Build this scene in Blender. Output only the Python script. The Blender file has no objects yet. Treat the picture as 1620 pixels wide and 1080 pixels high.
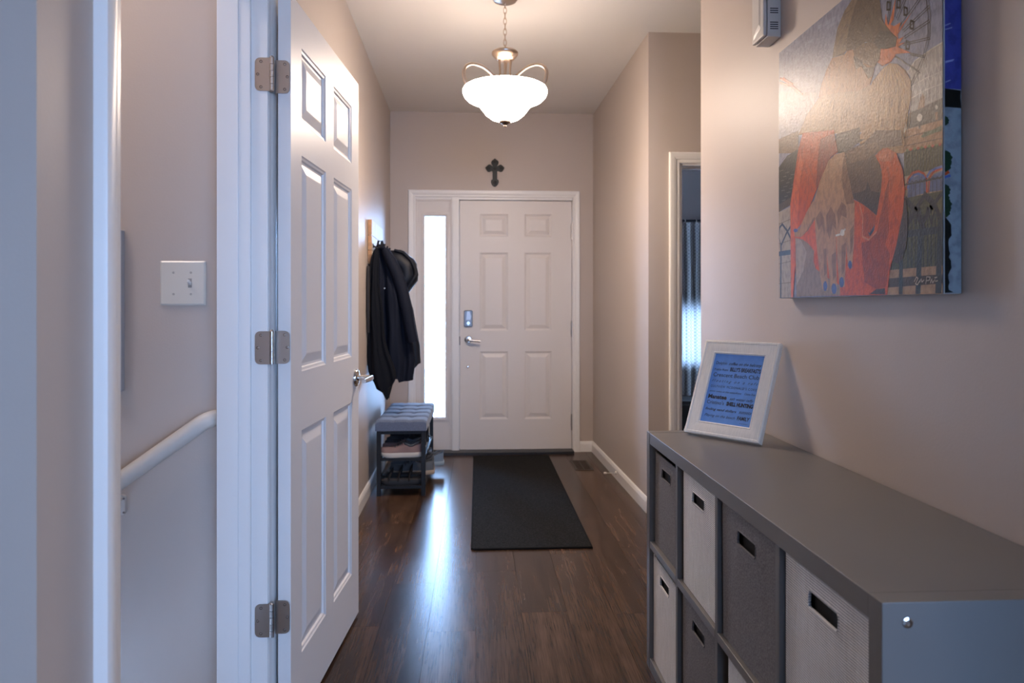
import bpy, bmesh, math, random
from mathutils import Vector, Matrix
from mathutils.geometry import tessellate_polygon
R = math.radians
scene = bpy.context.scene
COL = scene.collection
random.seed(7)

# ------------------------------------------------------------------ camera, sky, daylight, exposure
YAW = math.atan(55 / 1080)
cam_d = bpy.data.cameras.new('camera')
cam = bpy.data.objects.new('camera', cam_d)
COL.objects.link(cam)
cam.location = (0, 0, 1.18)
cam.rotation_euler = (math.pi / 2, 0, -YAW)
cam_d.sensor_width = 36
cam_d.lens = 24
cam_d.shift_y = -55 / 1620
cam_d.clip_start = 0.02
cam_d.dof.use_dof = True
cam_d.dof.focus_distance = 2.1
cam_d.dof.aperture_fstop = 4.5
scene.camera = cam

SKY = (0.355, 0.575, 1.0)
SKY_STRENGTH = 44.0
LAMP = (1.0, 0.80, 0.65)
BOWL_STRENGTH = 62.0
BULB_W = 6.0

w = bpy.data.worlds.new('daylight')
scene.world = w
w.use_nodes = True
bg = w.node_tree.nodes['Background']
bg.inputs[0].default_value = (*SKY, 1)
bg.inputs[1].default_value = SKY_STRENGTH

def portal(name, loc, rot, sx, sy):
    d = bpy.data.lights.new(name, 'AREA')
    d.shape = 'RECTANGLE'; d.size = sx; d.size_y = sy
    d.cycles.is_portal = True
    o = bpy.data.objects.new(name, d); COL.objects.link(o)
    o.location = loc; o.rotation_euler = rot
    return o
portal('sidelight_daylight', (-0.341, 5.66, 1.10), (R(-90), 0, 0), 0.2, 1.66)
portal('rear_window_daylight', (1.7, -3.62, 1.5), (R(90), 0, 0), 3.6, 1.5)
portal('side_room_daylight', (2.1, 6.4, 0.93), (R(-90), 0, 0), 0.8, 0.6)

scene.view_settings.view_transform = 'Standard'
scene.view_settings.look = 'None'
scene.view_settings.exposure = 0.25
scene.view_settings.gamma = 1.0
scene.view_settings.use_curve_mapping = False
try:
    scene.cycles.use_denoising = True
    scene.cycles.max_bounces = 10
    scene.cycles.diffuse_bounces = 6
    scene.cycles.sample_clamp_indirect = 6
    scene.cycles.caustics_reflective = False
    scene.cycles.caustics_refractive = False
except Exception:
    pass

# ------------------------------------------------------------------ helpers: materials
def lin(*c):
    return tuple(((x / 255) / 12.92 if x / 255 <= .04045 else ((x / 255 + .055) / 1.055) ** 2.4) for x in c)

MATS = {}
def mat(name, col, rough=.5, metal=0, noise=None, bump=None, spec=.5, coat=0, sheen=0, trans=0):
    """noise = (scale, amount, stretch) varies the colour, bump = (scale, strength, stretch) gives fine relief"""
    if name in MATS: return MATS[name]
    m = bpy.data.materials.new(name); MATS[name] = m
    m.use_nodes = True
    nt = m.node_tree; p = nt.nodes['Principled BSDF']
    p.inputs['Base Color'].default_value = (*col, 1)
    p.inputs['Roughness'].default_value = rough
    p.inputs['Metallic'].default_value = metal
    p.inputs['Specular IOR Level'].default_value = spec
    p.inputs['Coat Weight'].default_value = coat
    p.inputs['Sheen Weight'].default_value = sheen
    tc = nt.nodes.new('ShaderNodeTexCoord')
    def tex(scale, stretch, detail=3):
        mp = nt.nodes.new('ShaderNodeMapping'); mp.inputs['Scale'].default_value = stretch
        nt.links.new(tc.outputs['Object'], mp.inputs[0])
        n = nt.nodes.new('ShaderNodeTexNoise'); n.inputs['Scale'].default_value = scale; n.inputs['Detail'].default_value = detail
        nt.links.new(mp.outputs[0], n.inputs['Vector'])
        return n
    if noise:
        n = tex(noise[0], noise[2] if len(noise) > 2 else (1, 1, 1))
        r = nt.nodes.new('ShaderNodeValToRGB')
        a = noise[1]
        r.color_ramp.elements[0].position = .3; r.color_ramp.elements[1].position = .7
        r.color_ramp.elements[0].color = (*[c * (1 - a) for c in col], 1)
        r.color_ramp.elements[1].color = (*[min(1, c * (1 + a)) for c in col], 1)
        nt.links.new(n.outputs['Fac'], r.inputs[0]); nt.links.new(r.outputs[0], p.inputs['Base Color'])
    if bump:
        n = tex(bump[0], bump[2] if len(bump) > 2 else (1, 1, 1))
        b = nt.nodes.new('ShaderNodeBump'); b.inputs['Strength'].default_value = bump[1]; b.inputs['Distance'].default_value = .002
        nt.links.new(n.outputs['Fac'], b.inputs['Height']); nt.links.new(b.outputs[0], p.inputs['Normal'])
    return m

WALL = mat('greige_wall_paint', (.50, .435, .39), .48, bump=(170, .12), spec=.45)
CEIL = mat('ceiling_paint', (.75, .73, .71), .8, bump=(120, .15))
TRIM = mat('white_trim_paint', (.80, .79, .775), .34, bump=(60, .04))
DOORM = mat('white_door_paint', (.76, .745, .735), .40, bump=(300, .10, (1, 1, .15)))
FDOOR = mat('front_door_paint', (.72, .68, .65), .42, bump=(300, .10, (1, 1, .15)))
NICKEL = mat('satin_nickel', (.50, .46, .43), .32, 1)
CHROME = mat('polished_nickel', (.62, .60, .58), .16, 1)
DARKMETAL = mat('dark_metal', (.010, .011, .014), .45, spec=.35)
BLACK = mat('opening_shade_black', (.006, .006, .007), .7)
RUBBER = mat('white_rubber', (.72, .70, .68), .6)
CABM = mat('taupe_grey_laminate', (.15, .14, .132), .36, bump=(40, .03), noise=(3, .04))
CABIN = mat('cabinet_inner_laminate', (.135, .128, .122), .45)
FELT = mat('grey_felt', (.15, .14, .14), .95, noise=(260, .35), bump=(300, .5))
BRASSY = mat('brushed_nickel_lamp', (.62, .50, .40), .28, 1)
SHADEIN = mat('frosted_glass_inner', (.85, .82, .78), .5)
IRON = mat('black_cast_iron', (.012, .013, .013), .5, bump=(90, .5))
PLATE = mat('ivory_plastic', (.66, .62, .55), .3)
OAKEND = mat('oak_board', (.42, .24, .12), .55, noise=(12, .2, (1, 1, 6)))
WHITEWASH = mat('whitewashed_board', (.62, .58, .53), .55, noise=(10, .12, (1, 6, 1)))
SLATE = mat('grey_linen_in_blue_light', (.105, .138, .215), .85, noise=(220, .25), bump=(350, .4), sheen=.2)  # grey linen with the sidelight's blue daylight mixed into its colour
MATM = mat('charcoal_mat', (.014, .014, .014), .95, spec=.1, noise=(160, .5, (1, .5, 1)), bump=(260, .9))
MATEDGE = mat('charcoal_mat_edge', (.009, .009, .009), .9, spec=.1)

def wood_floor():
    m = bpy.data.materials.new('dark_oak_plank'); m.use_nodes = True
    nt = m.node_tree; p = nt.nodes['Principled BSDF']; L = nt.links.new
    geo = nt.nodes.new('ShaderNodeNewGeometry'); oi = nt.nodes.new('ShaderNodeObjectInfo')
    mul = nt.nodes.new('ShaderNodeMath'); mul.operation = 'MULTIPLY'; mul.inputs[1].default_value = 37.0
    L(oi.outputs['Random'], mul.inputs[0])
    add = nt.nodes.new('ShaderNodeVectorMath'); add.operation = 'ADD'
    L(geo.outputs['Position'], add.inputs[0]); L(mul.outputs[0], add.inputs[1])
    def noise(scale, st, det, dist=0):
        mp = nt.nodes.new('ShaderNodeMapping'); mp.inputs['Scale'].default_value = st
        L(add.outputs[0], mp.inputs[0])
        n = nt.nodes.new('ShaderNodeTexNoise'); n.inputs['Scale'].default_value = scale; n.inputs['Detail'].default_value = det; n.inputs['Distortion'].default_value = dist
        L(mp.outputs[0], n.inputs['Vector']); return n
    n1 = noise(9, (2.6, .16, 1), 6, .25)
    n2 = noise(80, (2.6, .10, 1), 6, .1)
    n3 = noise(3.2, (2.6, .7, 1), 4, .7)
    r1 = nt.nodes.new('ShaderNodeValToRGB'); e = r1.color_ramp.elements
    e[0].position = .30; e[0].color = (.040, .0225, .0150, 1)
    e[1].position = .70; e[1].color = (.096, .057, .038, 1)
    x = r1.color_ramp.elements.new(.5); x.color = (.072, .042, .0275, 1)
    L(n1.outputs['Fac'], r1.inputs[0])
    r2 = nt.nodes.new('ShaderNodeValToRGB'); e = r2.color_ramp.elements
    e[0].position = .27; e[0].color = (.36, .35, .34, 1); e[1].position = .60; e[1].color = (1.05, 1.05, 1.05, 1)
    L(n2.outputs['Fac'], r2.inputs[0])
    r3 = nt.nodes.new('ShaderNodeValToRGB'); e = r3.color_ramp.elements
    e[0].position = .18; e[0].color = (.38, .36, .35, 1); e[1].position = .52; e[1].color = (1, 1, 1, 1)
    L(n3.outputs['Fac'], r3.inputs[0])
    m1 = nt.nodes.new('ShaderNodeMixRGB'); m1.blend_type = 'MULTIPLY'; m1.inputs[0].default_value = 1
    L(r1.outputs[0], m1.inputs[1]); L(r2.outputs[0], m1.inputs[2])
    m2 = nt.nodes.new('ShaderNodeMixRGB'); m2.blend_type = 'MULTIPLY'; m2.inputs[0].default_value = 1
    L(m1.outputs[0], m2.inputs[1]); L(r3.outputs[0], m2.inputs[2])
    mr = nt.nodes.new('ShaderNodeMapRange'); mr.inputs[3].default_value = .70; mr.inputs[4].default_value = 1.45
    L(oi.outputs['Random'], mr.inputs[0])
    m3 = nt.nodes.new('ShaderNodeMixRGB'); m3.blend_type = 'MULTIPLY'; m3.inputs[0].default_value = 1
    L(m2.outputs[0], m3.inputs[1]); L(mr.outputs[0], m3.inputs[2])
    L(m3.outputs[0], p.inputs['Base Color'])
    p.inputs['Roughness'].default_value = .25
    p.inputs['Specular IOR Level'].default_value = .27
    b = nt.nodes.new('ShaderNodeBump'); b.inputs['Strength'].default_value = .08; b.inputs['Distance'].default_value = .001
    L(n2.outputs['Fac'], b.inputs['Height']); L(b.outputs[0], p.inputs['Normal'])
    return m
WOOD = wood_floor()

def stripe_fabric():
    m = bpy.data.materials.new('white_ribbed_fabric'); m.use_nodes = True
    nt = m.node_tree; p = nt.nodes['Principled BSDF']; L = nt.links.new
    tc = nt.nodes.new('ShaderNodeTexCoord')
    wv = nt.nodes.new('ShaderNodeTexWave'); wv.bands_direction = 'Z'; wv.inputs['Scale'].default_value = 69; wv.inputs['Distortion'].default_value = .25; wv.inputs['Detail Scale'].default_value = 3
    L(tc.outputs['Object'], wv.inputs[0])
    n = nt.nodes.new('ShaderNodeTexNoise'); n.inputs['Scale'].default_value = 40
    mp = nt.nodes.new('ShaderNodeMapping'); mp.inputs['Scale'].default_value = (1, 3, .5); L(tc.outputs['Object'], mp.inputs[0]); L(mp.outputs[0], n.inputs['Vector'])
    r = nt.nodes.new('ShaderNodeValToRGB'); e = r.color_ramp.elements
    e[0].position = .1; e[0].color = (.30, .31, .34, 1); e[1].position = .50; e[1].color = (.80, .77, .74, 1)
    L(wv.outputs['Fac'], r.inputs[0])
    mx = nt.nodes.new('ShaderNodeMixRGB'); mx.blend_type = 'OVERLAY'; mx.inputs[0].default_value = .35
    L(r.outputs[0], mx.inputs[1]); L(n.outputs['Fac'], mx.inputs[2]); L(mx.outputs[0], p.inputs['Base Color'])
    p.inputs['Roughness'].default_value = .9
    b = nt.nodes.new('ShaderNodeBump'); b.inputs['Strength'].default_value = .5; b.inputs['Distance'].default_value = .002
    L(wv.outputs['Fac'], b.inputs['Height']); L(b.outputs[0], p.inputs['Normal'])
    return m
RIBBED = stripe_fabric()

def emit(name, col, s):
    m = bpy.data.materials.new(name); m.use_nodes = True
    nt = m.node_tree; nt.nodes.clear()
    e = nt.nodes.new('ShaderNodeEmission'); e.inputs[0].default_value = (*col, 1); e.inputs[1].default_value = s
    o = nt.nodes.new('ShaderNodeOutputMaterial'); nt.links.new(e.outputs[0], o.inputs[0])
    return m
GLOW = emit('lit_frosted_glass', LAMP, BOWL_STRENGTH)
GLOWTOP = emit('lit_frosted_glass_upper', LAMP, BOWL_STRENGTH * .11)

def pane_glass(name, tr):
    m = bpy.data.materials.new(name); m.use_nodes = True
    nt = m.node_tree; nt.nodes.clear()
    t = nt.nodes.new('ShaderNodeBsdfTransparent'); t.inputs[0].default_value = (*tr, 1)
    g = nt.nodes.new('ShaderNodeBsdfGlossy'); g.inputs['Roughness'].default_value = .03
    f = nt.nodes.new('ShaderNodeFresnel'); f.inputs[0].default_value = 1.45
    mx = nt.nodes.new('ShaderNodeMixShader'); o = nt.nodes.new('ShaderNodeOutputMaterial')
    nt.links.new(f.outputs[0], mx.inputs[0]); nt.links.new(t.outputs[0], mx.inputs[1]); nt.links.new(g.outputs[0], mx.inputs[2]); nt.links.new(mx.outputs[0], o.inputs[0])
    return m
GLASS = pane_glass('window_glass', (.93, .95, .95))
DIMMING = pane_glass('dimming_window_glass', (.62, .62, .62))  # tint added to dim the daylight through the rear window

def curtain_mat():
    m = bpy.data.materials.new('patterned_sheer_curtain'); m.use_nodes = True
    nt = m.node_tree; nt.nodes.clear(); L = nt.links.new
    tc = nt.nodes.new('ShaderNodeTexCoord')
    mp = nt.nodes.new('ShaderNodeMapping'); mp.inputs['Scale'].default_value = (9, 1, 9); mp.inputs['Rotation'].default_value = (0, R(45), 0); L(tc.outputs['Object'], mp.inputs[0])
    v = nt.nodes.new('ShaderNodeTexVoronoi'); v.feature = 'DISTANCE_TO_EDGE'; v.inputs['Randomness'].default_value = 0.0
    L(mp.outputs[0], v.inputs['Vector'])
    r = nt.nodes.new('ShaderNodeValToRGB'); e = r.color_ramp.elements
    e[0].position = .09; e[0].color = (.52, .50, .48, 1); e[1].position = .15; e[1].color = (.30, .29, .29, 1)
    L(v.outputs['Distance'], r.inputs[0])
    d = nt.nodes.new('ShaderNodeBsdfDiffuse'); t = nt.nodes.new('ShaderNodeBsdfTranslucent')
    L(r.outputs[0], d.inputs[0]); L(r.outputs[0], t.inputs[0])
    mx = nt.nodes.new('ShaderNodeMixShader'); mx.inputs[0].default_value = .45
    o = nt.nodes.new('ShaderNodeOutputMaterial')
    L(d.outputs[0], mx.inputs[1]); L(t.outputs[0], mx.inputs[2]); L(mx.outputs[0], o.inputs[0])
    return m
CURTAIN = curtain_mat()

def paint_mat():
    m = bpy.data.materials.new('acrylic_paint'); m.use_nodes = True
    nt = m.node_tree; p = nt.nodes['Principled BSDF']; L = nt.links.new
    at = nt.nodes.new('ShaderNodeAttribute'); at.attribute_name = 'paint'
    nb = nt.nodes.new('ShaderNodeTexNoise'); nb.inputs['Scale'].default_value = 55; nb.inputs['Detail'].default_value = 5
    tb = nt.nodes.new('ShaderNodeTexCoord'); mb = nt.nodes.new('ShaderNodeMapping'); mb.inputs['Scale'].default_value = (1, 1.5, .9)
    L(tb.outputs['Object'], mb.inputs[0]); L(mb.outputs[0], nb.inputs['Vector'])
    rb = nt.nodes.new('ShaderNodeValToRGB'); rb.color_ramp.elements[0].position = .38; rb.color_ramp.elements[0].color = (.78, .75, .73, 1); rb.color_ramp.elements[1].position = .55; rb.color_ramp.elements[1].color = (1.06, 1.04, 1, 1)
    L(nb.outputs['Fac'], rb.inputs[0])
    mxb = nt.nodes.new('ShaderNodeMixRGB'); mxb.blend_type = 'MULTIPLY'; mxb.inputs[0].default_value = 1
    L(at.outputs['Color'], mxb.inputs[1]); L(rb.outputs[0], mxb.inputs[2]); L(mxb.outputs[0], p.inputs['Base Color'])
    p.inputs['Roughness'].default_value = .34; p.inputs['Specular IOR Level'].default_value = .22
    tc = nt.nodes.new('ShaderNodeTexCoord')
    mp = nt.nodes.new('ShaderNodeMapping'); mp.inputs['Scale'].default_value = (1, 1.7, 1.2); L(tc.outputs['Object'], mp.inputs[0])
    n = nt.nodes.new('ShaderNodeTexNoise'); n.inputs['Scale'].default_value = 130; n.inputs['Detail'].default_value = 4; L(mp.outputs[0], n.inputs['Vector'])
    b = nt.nodes.new('ShaderNodeBump'); b.inputs['Strength'].default_value = .5; b.inputs['Distance'].default_value = .0012
    L(n.outputs['Fac'], b.inputs['Height']); L(b.outputs[0], p.inputs['Normal'])
    return m
PAINTM = paint_mat()

# ------------------------------------------------------------------ helpers: geometry
WM = {}
class MB:
    def __init__(s): s.v = []; s.f = []; s.m = []
    def face(s, idx, m=0): s.f.append(tuple(idx)); s.m.append(m)
    def quad(s, a, b, c, d, m=0):
        i = len(s.v); s.v += [a, b, c, d]; s.face((i, i + 1, i + 2, i + 3), m)
    def hexa(s, p, m=0):   # p: 4 bottom (ccw from above) + 4 top
        i = len(s.v); s.v += [tuple(q) for q in p]
        for q in ((3, 2, 1, 0), (4, 5, 6, 7), (0, 1, 5, 4), (1, 2, 6, 5), (2, 3, 7, 6), (3, 0, 4, 7)): s.face([i + k for k in q], m)
    def box(s, x0, x1, y0, y1, z0, z1, m=0):
        s.hexa([(x0, y0, z0), (x1, y0, z0), (x1, y1, z0), (x0, y1, z0), (x0, y0, z1), (x1, y0, z1), (x1, y1, z1), (x0, y1, z1)], m)
    def prism(s, pts, fn, a, b, m=0):   # polygon pts (u,v) extruded from a to b through fn(u,v,h)
        n = len(pts); i = len(s.v)
        s.v += [fn(u, v, a) for u, v in pts] + [fn(u, v, b) for u, v in pts]
        tri = tessellate_polygon([[Vector((u, v, 0)) for u, v in pts]])
        for t in tri:
            s.face((i + t[0], i + t[1], i + t[2]), m); s.face((i + n + t[2], i + n + t[1], i + n + t[0]), m)
        for k in range(n):
            k2 = (k + 1) % n; s.face((i + k, i + k2, i + n + k2, i + n + k), m)
    def rings(s, rr, close=True, cap0=True, cap1=True, m=0):
        n = len(rr[0]); i = len(s.v)
        for r in rr: s.v += [tuple(p) for p in r]
        for k in range(len(rr) - 1):
            for j in range(n if close else n - 1):
                j2 = (j + 1) % n
                s.face((i + k * n + j, i + k * n + j2, i + (k + 1) * n + j2, i + (k + 1) * n + j), m)
        if cap0: s.face([i + j for j in range(n)][::-1], m)
        if cap1: s.face([i + (len(rr) - 1) * n + j for j in range(n)], m)
    def tube(s, path, r, n=10, closed=False, m=0, flat=None, up=None):
        P = [Vector(p) for p in path]; N = len(P); rr = []
        prev = None
        for k in range(N):
            if closed: t = P[(k + 1) % N] - P[k - 1]
            else: t = P[min(k + 1, N - 1)] - P[max(k - 1, 0)]
            t.normalize()
            if prev is None:
                a = Vector(up) if up else (Vector((0, 0, 1)) if abs(t.z) < .9 else Vector((1, 0, 0)))
            else: a = prev
            u = (a - t * a.dot(t)).normalized(); w_ = t.cross(u); prev = u
            rad = r[k] if isinstance(r, (list, tuple)) else r
            fx = flat if flat else 1
            rr.append([P[k] + u * (rad * math.cos(2 * math.pi * j / n) * fx) + w_ * (rad * math.sin(2 * math.pi * j / n)) for j in range(n)])
        if closed: rr.append(rr[0])
        s.rings(rr, True, not closed, not closed, m)
    def lathe(s, prof, c, n=32, axis='Z', m=0):
        def P(r, h, a):
            x, y = r * math.cos(a), r * math.sin(a)
            q = {'Z': (x, y, h), 'Y': (x, h, y), 'X': (h, x, y)}[axis]
            return (c[0] + q[0], c[1] + q[1], c[2] + q[2])
        rr = [[P(max(r, 1e-5), h, 2 * math.pi * j / n) for j in range(n)] for r, h in prof]
        s.rings(rr, True, True, True, m)
    def sweep(s, path, prof, fn, m=0):
        """moulding: 2D path (a,b) in a plane, prof [(offset to the left, height)], fn(a,b,h) -> 3D; mitred corners"""
        N = len(path); rr = []
        for k in range(N):
            def nrm(i, j):
                dx, dy = path[j][0] - path[i][0], path[j][1] - path[i][1]; l = math.hypot(dx, dy); return (-dy / l, dx / l)
            n1 = nrm(k - 1, k) if k > 0 else nrm(k, k + 1)
            n2 = nrm(k, k + 1) if k < N - 1 else n1
            bx, by = n1[0] + n2[0], n1[1] + n2[1]; l2 = (bx * bx + by * by) / 2
            bx /= l2; by /= l2
            rr.append([fn(path[k][0] + bx * o, path[k][1] + by * o, h) for o, h in prof])
        s.rings(rr, True, True, True, m)
    def build(s, name, mats, parent=None, smooth=False, bevel=0, local=False, seg=2, sub=0, angle=35):
        me = bpy.data.meshes.new(name)
        v = s.v
        if parent is not None and not local:
            o = WM.get(parent.name, Vector((0, 0, 0))); v = [(p[0] - o[0], p[1] - o[1], p[2] - o[2]) for p in v]
        me.from_pydata([tuple(p) for p in v], [], s.f)
        if not isinstance(mats, (list, tuple)): mats = [mats]
        for m in mats: me.materials.append(m)
        me.polygons.foreach_set('material_index', s.m)
        b = bmesh.new(); b.from_mesh(me)
        bmesh.ops.remove_doubles(b, verts=b.verts, dist=1e-6)
        bmesh.ops.recalc_face_normals(b, faces=b.faces)
        if smooth:
            for f in b.faces: f.smooth = True
            for e in b.edges:
                if len(e.link_faces) == 2 and e.calc_face_angle(0) > R(angle): e.smooth = False
        b.to_mesh(me); b.free()
        ob = bpy.data.objects.new(name, me); COL.objects.link(ob)
        if parent is not None:
            ob.parent = parent
            if not local: WM[ob.name] = WM.get(parent.name, Vector((0, 0, 0)))
        if bevel:
            md = ob.modifiers.new('bevel', 'BEVEL'); md.width = bevel; md.segments = seg; md.limit_method = 'ANGLE'; md.angle_limit = R(40)
            md.harden_normals = False
        if sub:
            md = ob.modifiers.new('subdivision', 'SUBSURF'); md.levels = sub; md.render_levels = sub
        return ob

def tag(o, label, cat, group=None, kind=None):
    o['label'] = label; o['category'] = cat
    if group: o['group'] = group
    if kind: o['kind'] = kind
    return o
def thing(name, label, cat, loc=(0, 0, 0), group=None, kind=None, rot=None):
    o = bpy.data.objects.new(name, None); COL.objects.link(o)
    o.empty_display_size = .05
    o.location = loc
    if rot: o.rotation_euler = rot
    WM[o.name] = Vector(loc)
    return tag(o, label, cat, group, kind)
def copy_tree(o, parent=None):
    c = o.copy(); COL.objects.link(c)
    if parent is not None: c.parent = parent
    for ch in list(o.children): copy_tree(ch, c)
    return c
XY = lambda z0: (lambda u, v, h: (u, v, h))
def boxo(name, m, x0, x1, y0, y1, z0, z1, parent=None, bevel=0, local=False):
    b = MB(); b.box(x0, x1, y0, y1, z0, z1); return b.build(name, m, parent, bevel=bevel, local=local)

# ------------------------------------------------------------------ room shell
H = 2.75
def plan(name, polys, label, m=WALL, z0=0, z1=H, cat='wall', boxes=()):
    b = MB()
    for p in polys: b.prism(p, lambda u, v, h: (u, v, h), z0, z1)
    for q in boxes: b.box(*q)
    return tag(b.build(name, m), label, cat, kind='structure')

fl = MB()
for q in [(-3.4, 4.7, -3.7, 1.03), (-.68, 3.7, 1.03, 1.93), (-3.4, 3.7, 1.93, 6.5)]:
    fl.box(q[0], q[1], q[2], q[3], -.12, -.009)
floor = tag(fl.build('floor', mat('underlay', (.05, .035, .027), .6)), 'dark brown wood plank floor running down the entry hall', 'floor', kind='structure')
plan('ceiling', [[(-3.4, -3.7), (4.7, -3.7), (4.7, 6.5), (-3.4, 6.5)]], 'smooth pale ceiling above the entry hall', CEIL, H, H + .12, 'ceiling')
plan('wall_end', [[(-.9, 5.53), (-.512, 5.53), (-.512, 5.68), (-.9, 5.68)], [(.792, 5.53), (1.05, 5.53), (1.05, 5.68), (.792, 5.68)]],
     'greige end wall around the front door', boxes=[(-.512, .792, 5.53, 5.68, 2.075, H)])
plan('wall_left', [[(-.655, 2.05), (-.70, 5.60), (-.85, 5.60), (-.85, 2.05)]], 'greige left hall wall behind the open white door')
plan('wall_stairwell', [[(-3.3, 1.93), (-.66, 1.93), (-.66, 2.05), (-3.3, 2.05)]], 'lilac grey stairwell wall carrying the handrail', z0=-2)
plan('wall_doorway', [[(-.68, 1.872), (-.565, 1.872), (-.565, 2.051), (-.68, 2.051)]], 'narrow wall post between stair doorway and hall',
     boxes=[(-.68, -.565, 1.099, 1.88, 2.075, H)])
plan('wall_near_left', [[(-.571, .916), (-.571, 1.099), (-.68, 1.099), (-.68, 1.03), (-3.3, 1.03), (-3.3, .916)]], 'blue lit wall corner at the left edge, beside the stair doorway')
plan('wall_right', [[(.94, .42), (4.6, .42), (4.6, .54), (1.06, .54), (1.06, 2.83), (.94, 2.83)]], 'greige right wall with the canvas and cube shelf')
plan('wall_far_right', [[(.943, 5.60), (.978, 3.86), (1.155, 3.86), (1.155, 3.98), (1.095, 3.98), (1.063, 5.60)], [(1.93, 3.86), (3.6, 3.86), (3.6, 3.98), (1.93, 3.98)]],
     'greige right hall wall and corridor face beyond the shelf', boxes=[(1.155, 1.93, 3.86, 3.98, 2.02, H)])
plan('wall_corridor', [[(1.06, 2.71), (3.6, 2.71), (3.6, 2.83), (1.06, 2.83)], [(3.5, 2.83), (3.6, 2.83), (3.6, 6.4), (3.5, 6.4)]], 'greige side corridor walls')
plan('wall_side_room', [], 'dim wall of the side room around the curtained window', mat('dimmed_wall_paint', (.16, .125, .11), .6),  # dark brown carries the room's dimness in its colour
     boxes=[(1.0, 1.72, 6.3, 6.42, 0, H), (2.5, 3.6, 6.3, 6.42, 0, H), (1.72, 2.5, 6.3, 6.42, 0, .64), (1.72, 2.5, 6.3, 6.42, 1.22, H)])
plan('wall_back', [], 'back wall of the living area with its wide window',
     boxes=[(-3.3, -.1, -3.6, -3.5, 0, H), (3.5, 4.6, -3.6, -3.5, 0, H), (-.1, 3.5, -3.6, -3.5, 0, .75), (-.1, 3.5, -3.6, -3.5, 2.25, H), (4.5, 4.6, -3.5, .42, 0, H)])
plan('wall_far_left', [[(-3.4, -3.6), (-3.3, -3.6), (-3.3, 2.05), (-3.4, 2.05)]], 'outer left wall of the living area', z0=-2)
st = MB()
for k in range(10): st.box(-.68 - .262 * (k + 1), -.68 - .262 * k, 1.03, 1.93, -2.4, -.19 * (k + .05) - .0)
tag(st.build('floor_stairs', mat('stair_carpet', (.25, .23, .21), .95)), 'stair flight going down behind the basement doorway', 'stairs', kind='structure')
tag(boxo('ground', mat('concrete_path', (.42, .42, .42), .9, noise=(4, .1)), -30, 30, -40, 40, -2.6, -2.45), 'pale ground outside the house', 'ground', kind='structure')
tag(boxo('floor_porch', mat('porch_concrete', (.45, .44, .43), .9, noise=(4, .1)), -1.5, 2, 5.69, 7.2, -.3, -.05), 'pale concrete porch outside the front door', 'porch', kind='structure')
tag(boxo('sky_block_roof', TRIM, -1.6, 2.1, 5.69, 8.9, 2.72, 2.86), 'unseen white porch roof added to block high sky from the sidelight', 'roof', kind='structure')  # unseen roof added to fade the sidelight's reflection on the floor
tag(boxo('trim_5', TRIM, -1.6, -1.45, 8.72, 8.87, -2.45, 2.72), 'white porch post outside', 'post', kind='structure')

# planks, each its own piece
PW = .1765
rnd = random.Random(3)
fixed = {0: 2.63, -3: 2.93, -2: 2.49, 2: 2.60, 1: 3.25, -1: 3.05, 3: 4.52 - 1.2 * 2, 4: 4.28 - 1.2}
for c in range(-5, 7):
    x0 = .171 + c * PW; x1 = x0 + PW
    st_ = fixed.get(c, rnd.uniform(2, 3)); y = st_ - 1.2 * 4
    while y < 5.5:
        a, b_ = max(y, .15), min(y + 1.2, 5.62)
        xa, xb = max(x0, -.72), x1
        if c >= 5: a, b_ = max(a, 2.85), min(b_, 3.85)
        if c == 4: xb = min(xb, 1.05)
        if b_ - a > .05 and xb - xa > .02:
            g = .0006
            m_ = MB(); m_.box(xa + g, xb - g, a + g, b_ - g, -.009, 0)
            m_.build('plank', WOOD, floor)
        y += 1.2

# baseboards (top bevel), thickness .014, height .085
BP = [(0, 0), (.014, 0), (.014, .062), (.009, .078), (.004, .085), (0, .085)]
def baseboard(name, p0, p1, label):
    """runs p0->p1 with the room on the left-hand side"""
    b = MB(); dx, dy = p1[0] - p0[0], p1[1] - p0[1]; l = math.hypot(dx, dy); nx, ny = -dy / l, dx / l
    b.rings([[(p[0] + nx * t, p[1] + ny * t, z) for t, z in BP] for p in (p0, p1)], True, True, True)
    return tag(b.build(name, TRIM), label, 'baseboard', kind='structure')
baseboard('baseboard_left', (-.6998, 5.53), (-.655, 2.06), 'white baseboard along the left hall wall under the bench')
baseboard('baseboard_right', (.978, 3.86), (.9435, 5.53), 'white baseboard with door stop along the far right wall')
baseboard('baseboard_end', (.944, 5.53), (.8345, 5.53), 'short white baseboard right of the front door')
baseboard('baseboard_corridor', (1.096, 3.86), (.98, 3.86), 'short white baseboard beside the side room doorway')
baseboard('baseboard_near_right', (.94, .42), (.94, 2.83), 'white baseboard behind the cube shelf')
baseboard('baseboard_near_left', (-.571, 1.06), (-.571, .916), 'white baseboard at the near left wall corner')

CAS = [(0, 0), (0, .009), (.006, .012), (.018, .012), (.022, .015), (.034, .018), (.050, .019), (.055, .017), (.057, .012), (.057, 0)]
# front door casing: inner edge path, outward on the left when walking up the right side
b = MB()
b.sweep([(.777, 0), (.777, 2.063), (-.497, 2.063), (-.497, 0)], [(-o, h) for o, h in CAS], lambda a, z, h: (a, 5.53 - h, z))
tag(b.build('trim_1', TRIM), 'white casing around the front door and sidelight', 'casing', kind='structure')
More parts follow.
